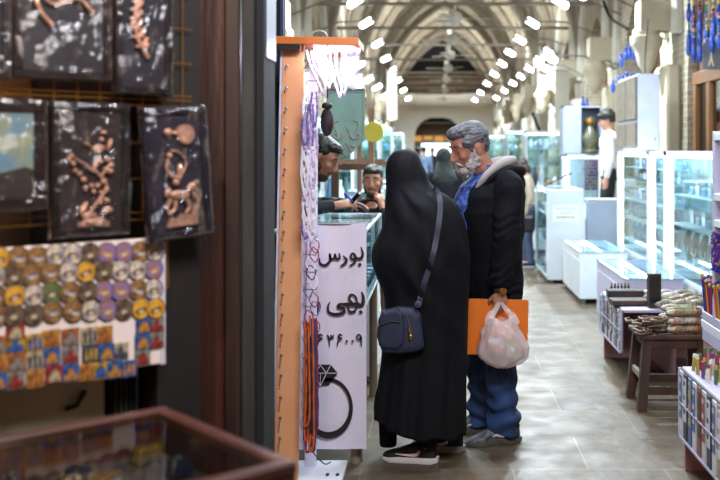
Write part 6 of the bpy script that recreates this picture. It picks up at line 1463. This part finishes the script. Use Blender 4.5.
pf = W(388, 449, 5.16)-WO; mb = MB(); tubeM(mb, [(pf.x+.02, pf.y+.02, .45), (pf.x+.005, pf.y+.0, .25), (pf.x, pf.y, .055)], [.06, .05, .043], 18); mobj('dress_hem', fuse(mb, .007, 2, .5, folds(.004)), M_chad, t)
M_bsh = mat('black_knit_shoe', '#0f1014', .7, var=.3, scale=60); M_wso = mat('white_foam_sole', '#d9d2cf', .5, var=.05); M_sw = mat('pale_pink_mark', '#e0c4bf', .4)
shoe(t, FT[0], math.radians(168), M_bsh, M_wso, M_sw, .275, mesh_h=1.0); s2 = shoe(t, FT[1], math.radians(172), M_bsh, mat('grey_foam_sole', '#a39c94', .5), M_sw, .275)
# shoulder bag
def on(px, py, off=.012):
    z = WZ(py, YW); i = min(range(len(SILP)), key=lambda k: abs(WZ(SILP[k].x, YW)-z)); best = None
    for k in range(60, 121):
        v = chad(i, 2*PI*k/120); ppx = 437+v.x/v.y*1000
        if best is None or abs(ppx-px) < best[0]: best = (abs(ppx-px), v)
    v = best[1].copy(); v.y -= off; return W(px, py, v.y)
t = thing('shoulder_bag', 'small navy shoulder bag with flap and gold zip pull at the chador woman\'s hip', 'bag', on(401, 330, .06)); b0 = t.location.copy()
M_nb = mat('navy_nylon', '#1d2543', .6, var=.15, scale=12, bump=.2, bscale=140); M_nb2 = mat('navy_strap', '#262c42', .6)
def bp(px, py, y=0): return W(px, py, b0.y)-b0+Vector((0, y, 0))
YB2 = b0.y
front = [(382, 311), (398, 306), (414, 307), (421, 313), (422.5, 330), (424, 346), (419, 350), (402, 352.5), (386, 352), (381.5, 349), (377, 336), (377.5, 322)]
mb = MB(); R1 = [bp(x, y, 0) for x, y in front]; cen = sum(R1, Vector())/len(R1)
rr_ = []
for sc, yy in ((.75, -.052), (.93, -.046), (1.0, -.03), (1.0, .02), (.93, .04), (.7, .045)): rr_.append([cen+(p-cen)*sc+Vector((0, yy, 0)) for p in R1])
mb.grid(rr_); mobj('body', fuse(mb, .005, 3, .6, folds(.002)), M_nb, t)
fl = [(380, 318), (383, 310), (397, 306), (403, 311), (405, 325), (403.5, 343), (397, 347.5), (384, 346), (379, 343)]
mb = MB(); R1 = [bp(x, y, -.055) for x, y in fl]; cen = sum(R1, Vector())/len(R1); mb.grid([[cen+(p-cen)*s_+Vector((0, y_, 0)) for p in R1] for s_, y_ in ((.85, -.012), (.97, -.008), (1, 0), (1, .02))]); mobj('front_flap', fuse(mb, .0045, 2, .5, folds(.002)), M_nb, t)
MB().tube(bez([bp(380, 324, -.072), bp(392, 319, -.075), bp(401, 320, -.074)], 5), .0028, 6).build('flap_piping', M_dark, t, True)
MB().tube(bez([bp(407, 313, -.056), bp(411, 328, -.060), bp(412, 345, -.056)], 5), .0025, 6).build('side_zip', M_steel, t, True)
mb = MB(); mb.tube([bp(409, 325, -.062), bp(410, 331, -.066)], .005, 8); mb.ell(bp(411, 334.5, -.068), (.009, .005, .015), n=12, m=8); mb.build('zip_pull', M_gold, t, True)
MB().ell(bp(378.5, 323, -.05), (.005, .005, .012), n=10, m=8).build('zip_pull', mat('pink_pull', '#b98a80', .4), t, True)
mb = MB(); mb.tube([bp(418, 303)+Vector((.013*math.cos(a*PI/6), -.045, .013*math.sin(a*PI/6))) for a in range(13)], .003, 6); mb.build('buckle_ring', M_steel, t, True)
pts = [on(px, py, .008)-b0 for px, py in [(433, 188), (437, 191), (439.8, 200), (440, 212), (438.5, 225), (436, 240), (433, 255), (428.5, 270), (424, 284), (420.5, 297)]]+[bp(418.5, 304, -.045)]
P_ = bez(pts, 5); rings = []
for i, p in enumerate(P_):
    tt = (P_[min(i+1, len(P_)-1)]-P_[max(0, i-1)]).normalized(); s_ = tt.cross(Vector((0, 1, 0))).normalized(); rings.append([p+s_*.0135+Vector((0, .002, 0)), p+s_*.0135-Vector((0, .002, 0)), p-s_*.0135-Vector((0, .002, 0)), p-s_*.0135+Vector((0, .002, 0))])
MB().grid(rings).build('strap', M_nb2, t, True)
# ================================================================= CAMERA / WORLD / VIEW
cam = bpy.data.cameras.new('camera'); co = bpy.data.objects.new('camera', cam); COL.objects.link(co)
co.location = (0, 0, CAMZ); co.rotation_euler = (PI/2, 0, 0)
cam.lens = 50; cam.sensor_width = 36; cam.shift_x = -77/720; cam.shift_y = -90/720; cam.clip_start = .05; cam.clip_end = 200
cam.dof.use_dof = True; cam.dof.focus_distance = 5.25; cam.dof.aperture_fstop = 2.2; cam.dof.aperture_blades = 9
SC.camera = co
w = bpy.data.worlds.new('world'); SC.world = w; w.use_nodes = True
bg = w.node_tree.nodes['Background']; bg.inputs[0].default_value = (.72, .85, 1, 1); bg.inputs[1].default_value = .25
SC.view_settings.view_transform = 'Standard'; SC.view_settings.look = 'None'; SC.view_settings.gamma = 1; SC.view_settings.exposure = EXPO
SC.view_settings.use_curve_mapping = False
SC.cycles.use_denoising = True
SC.cycles.max_bounces = 8; SC.cycles.transparent_max_bounces = 16; SC.cycles.sample_clamp_indirect = 6; SC.cycles.caustics_reflective = False; SC.cycles.caustics_refractive = False
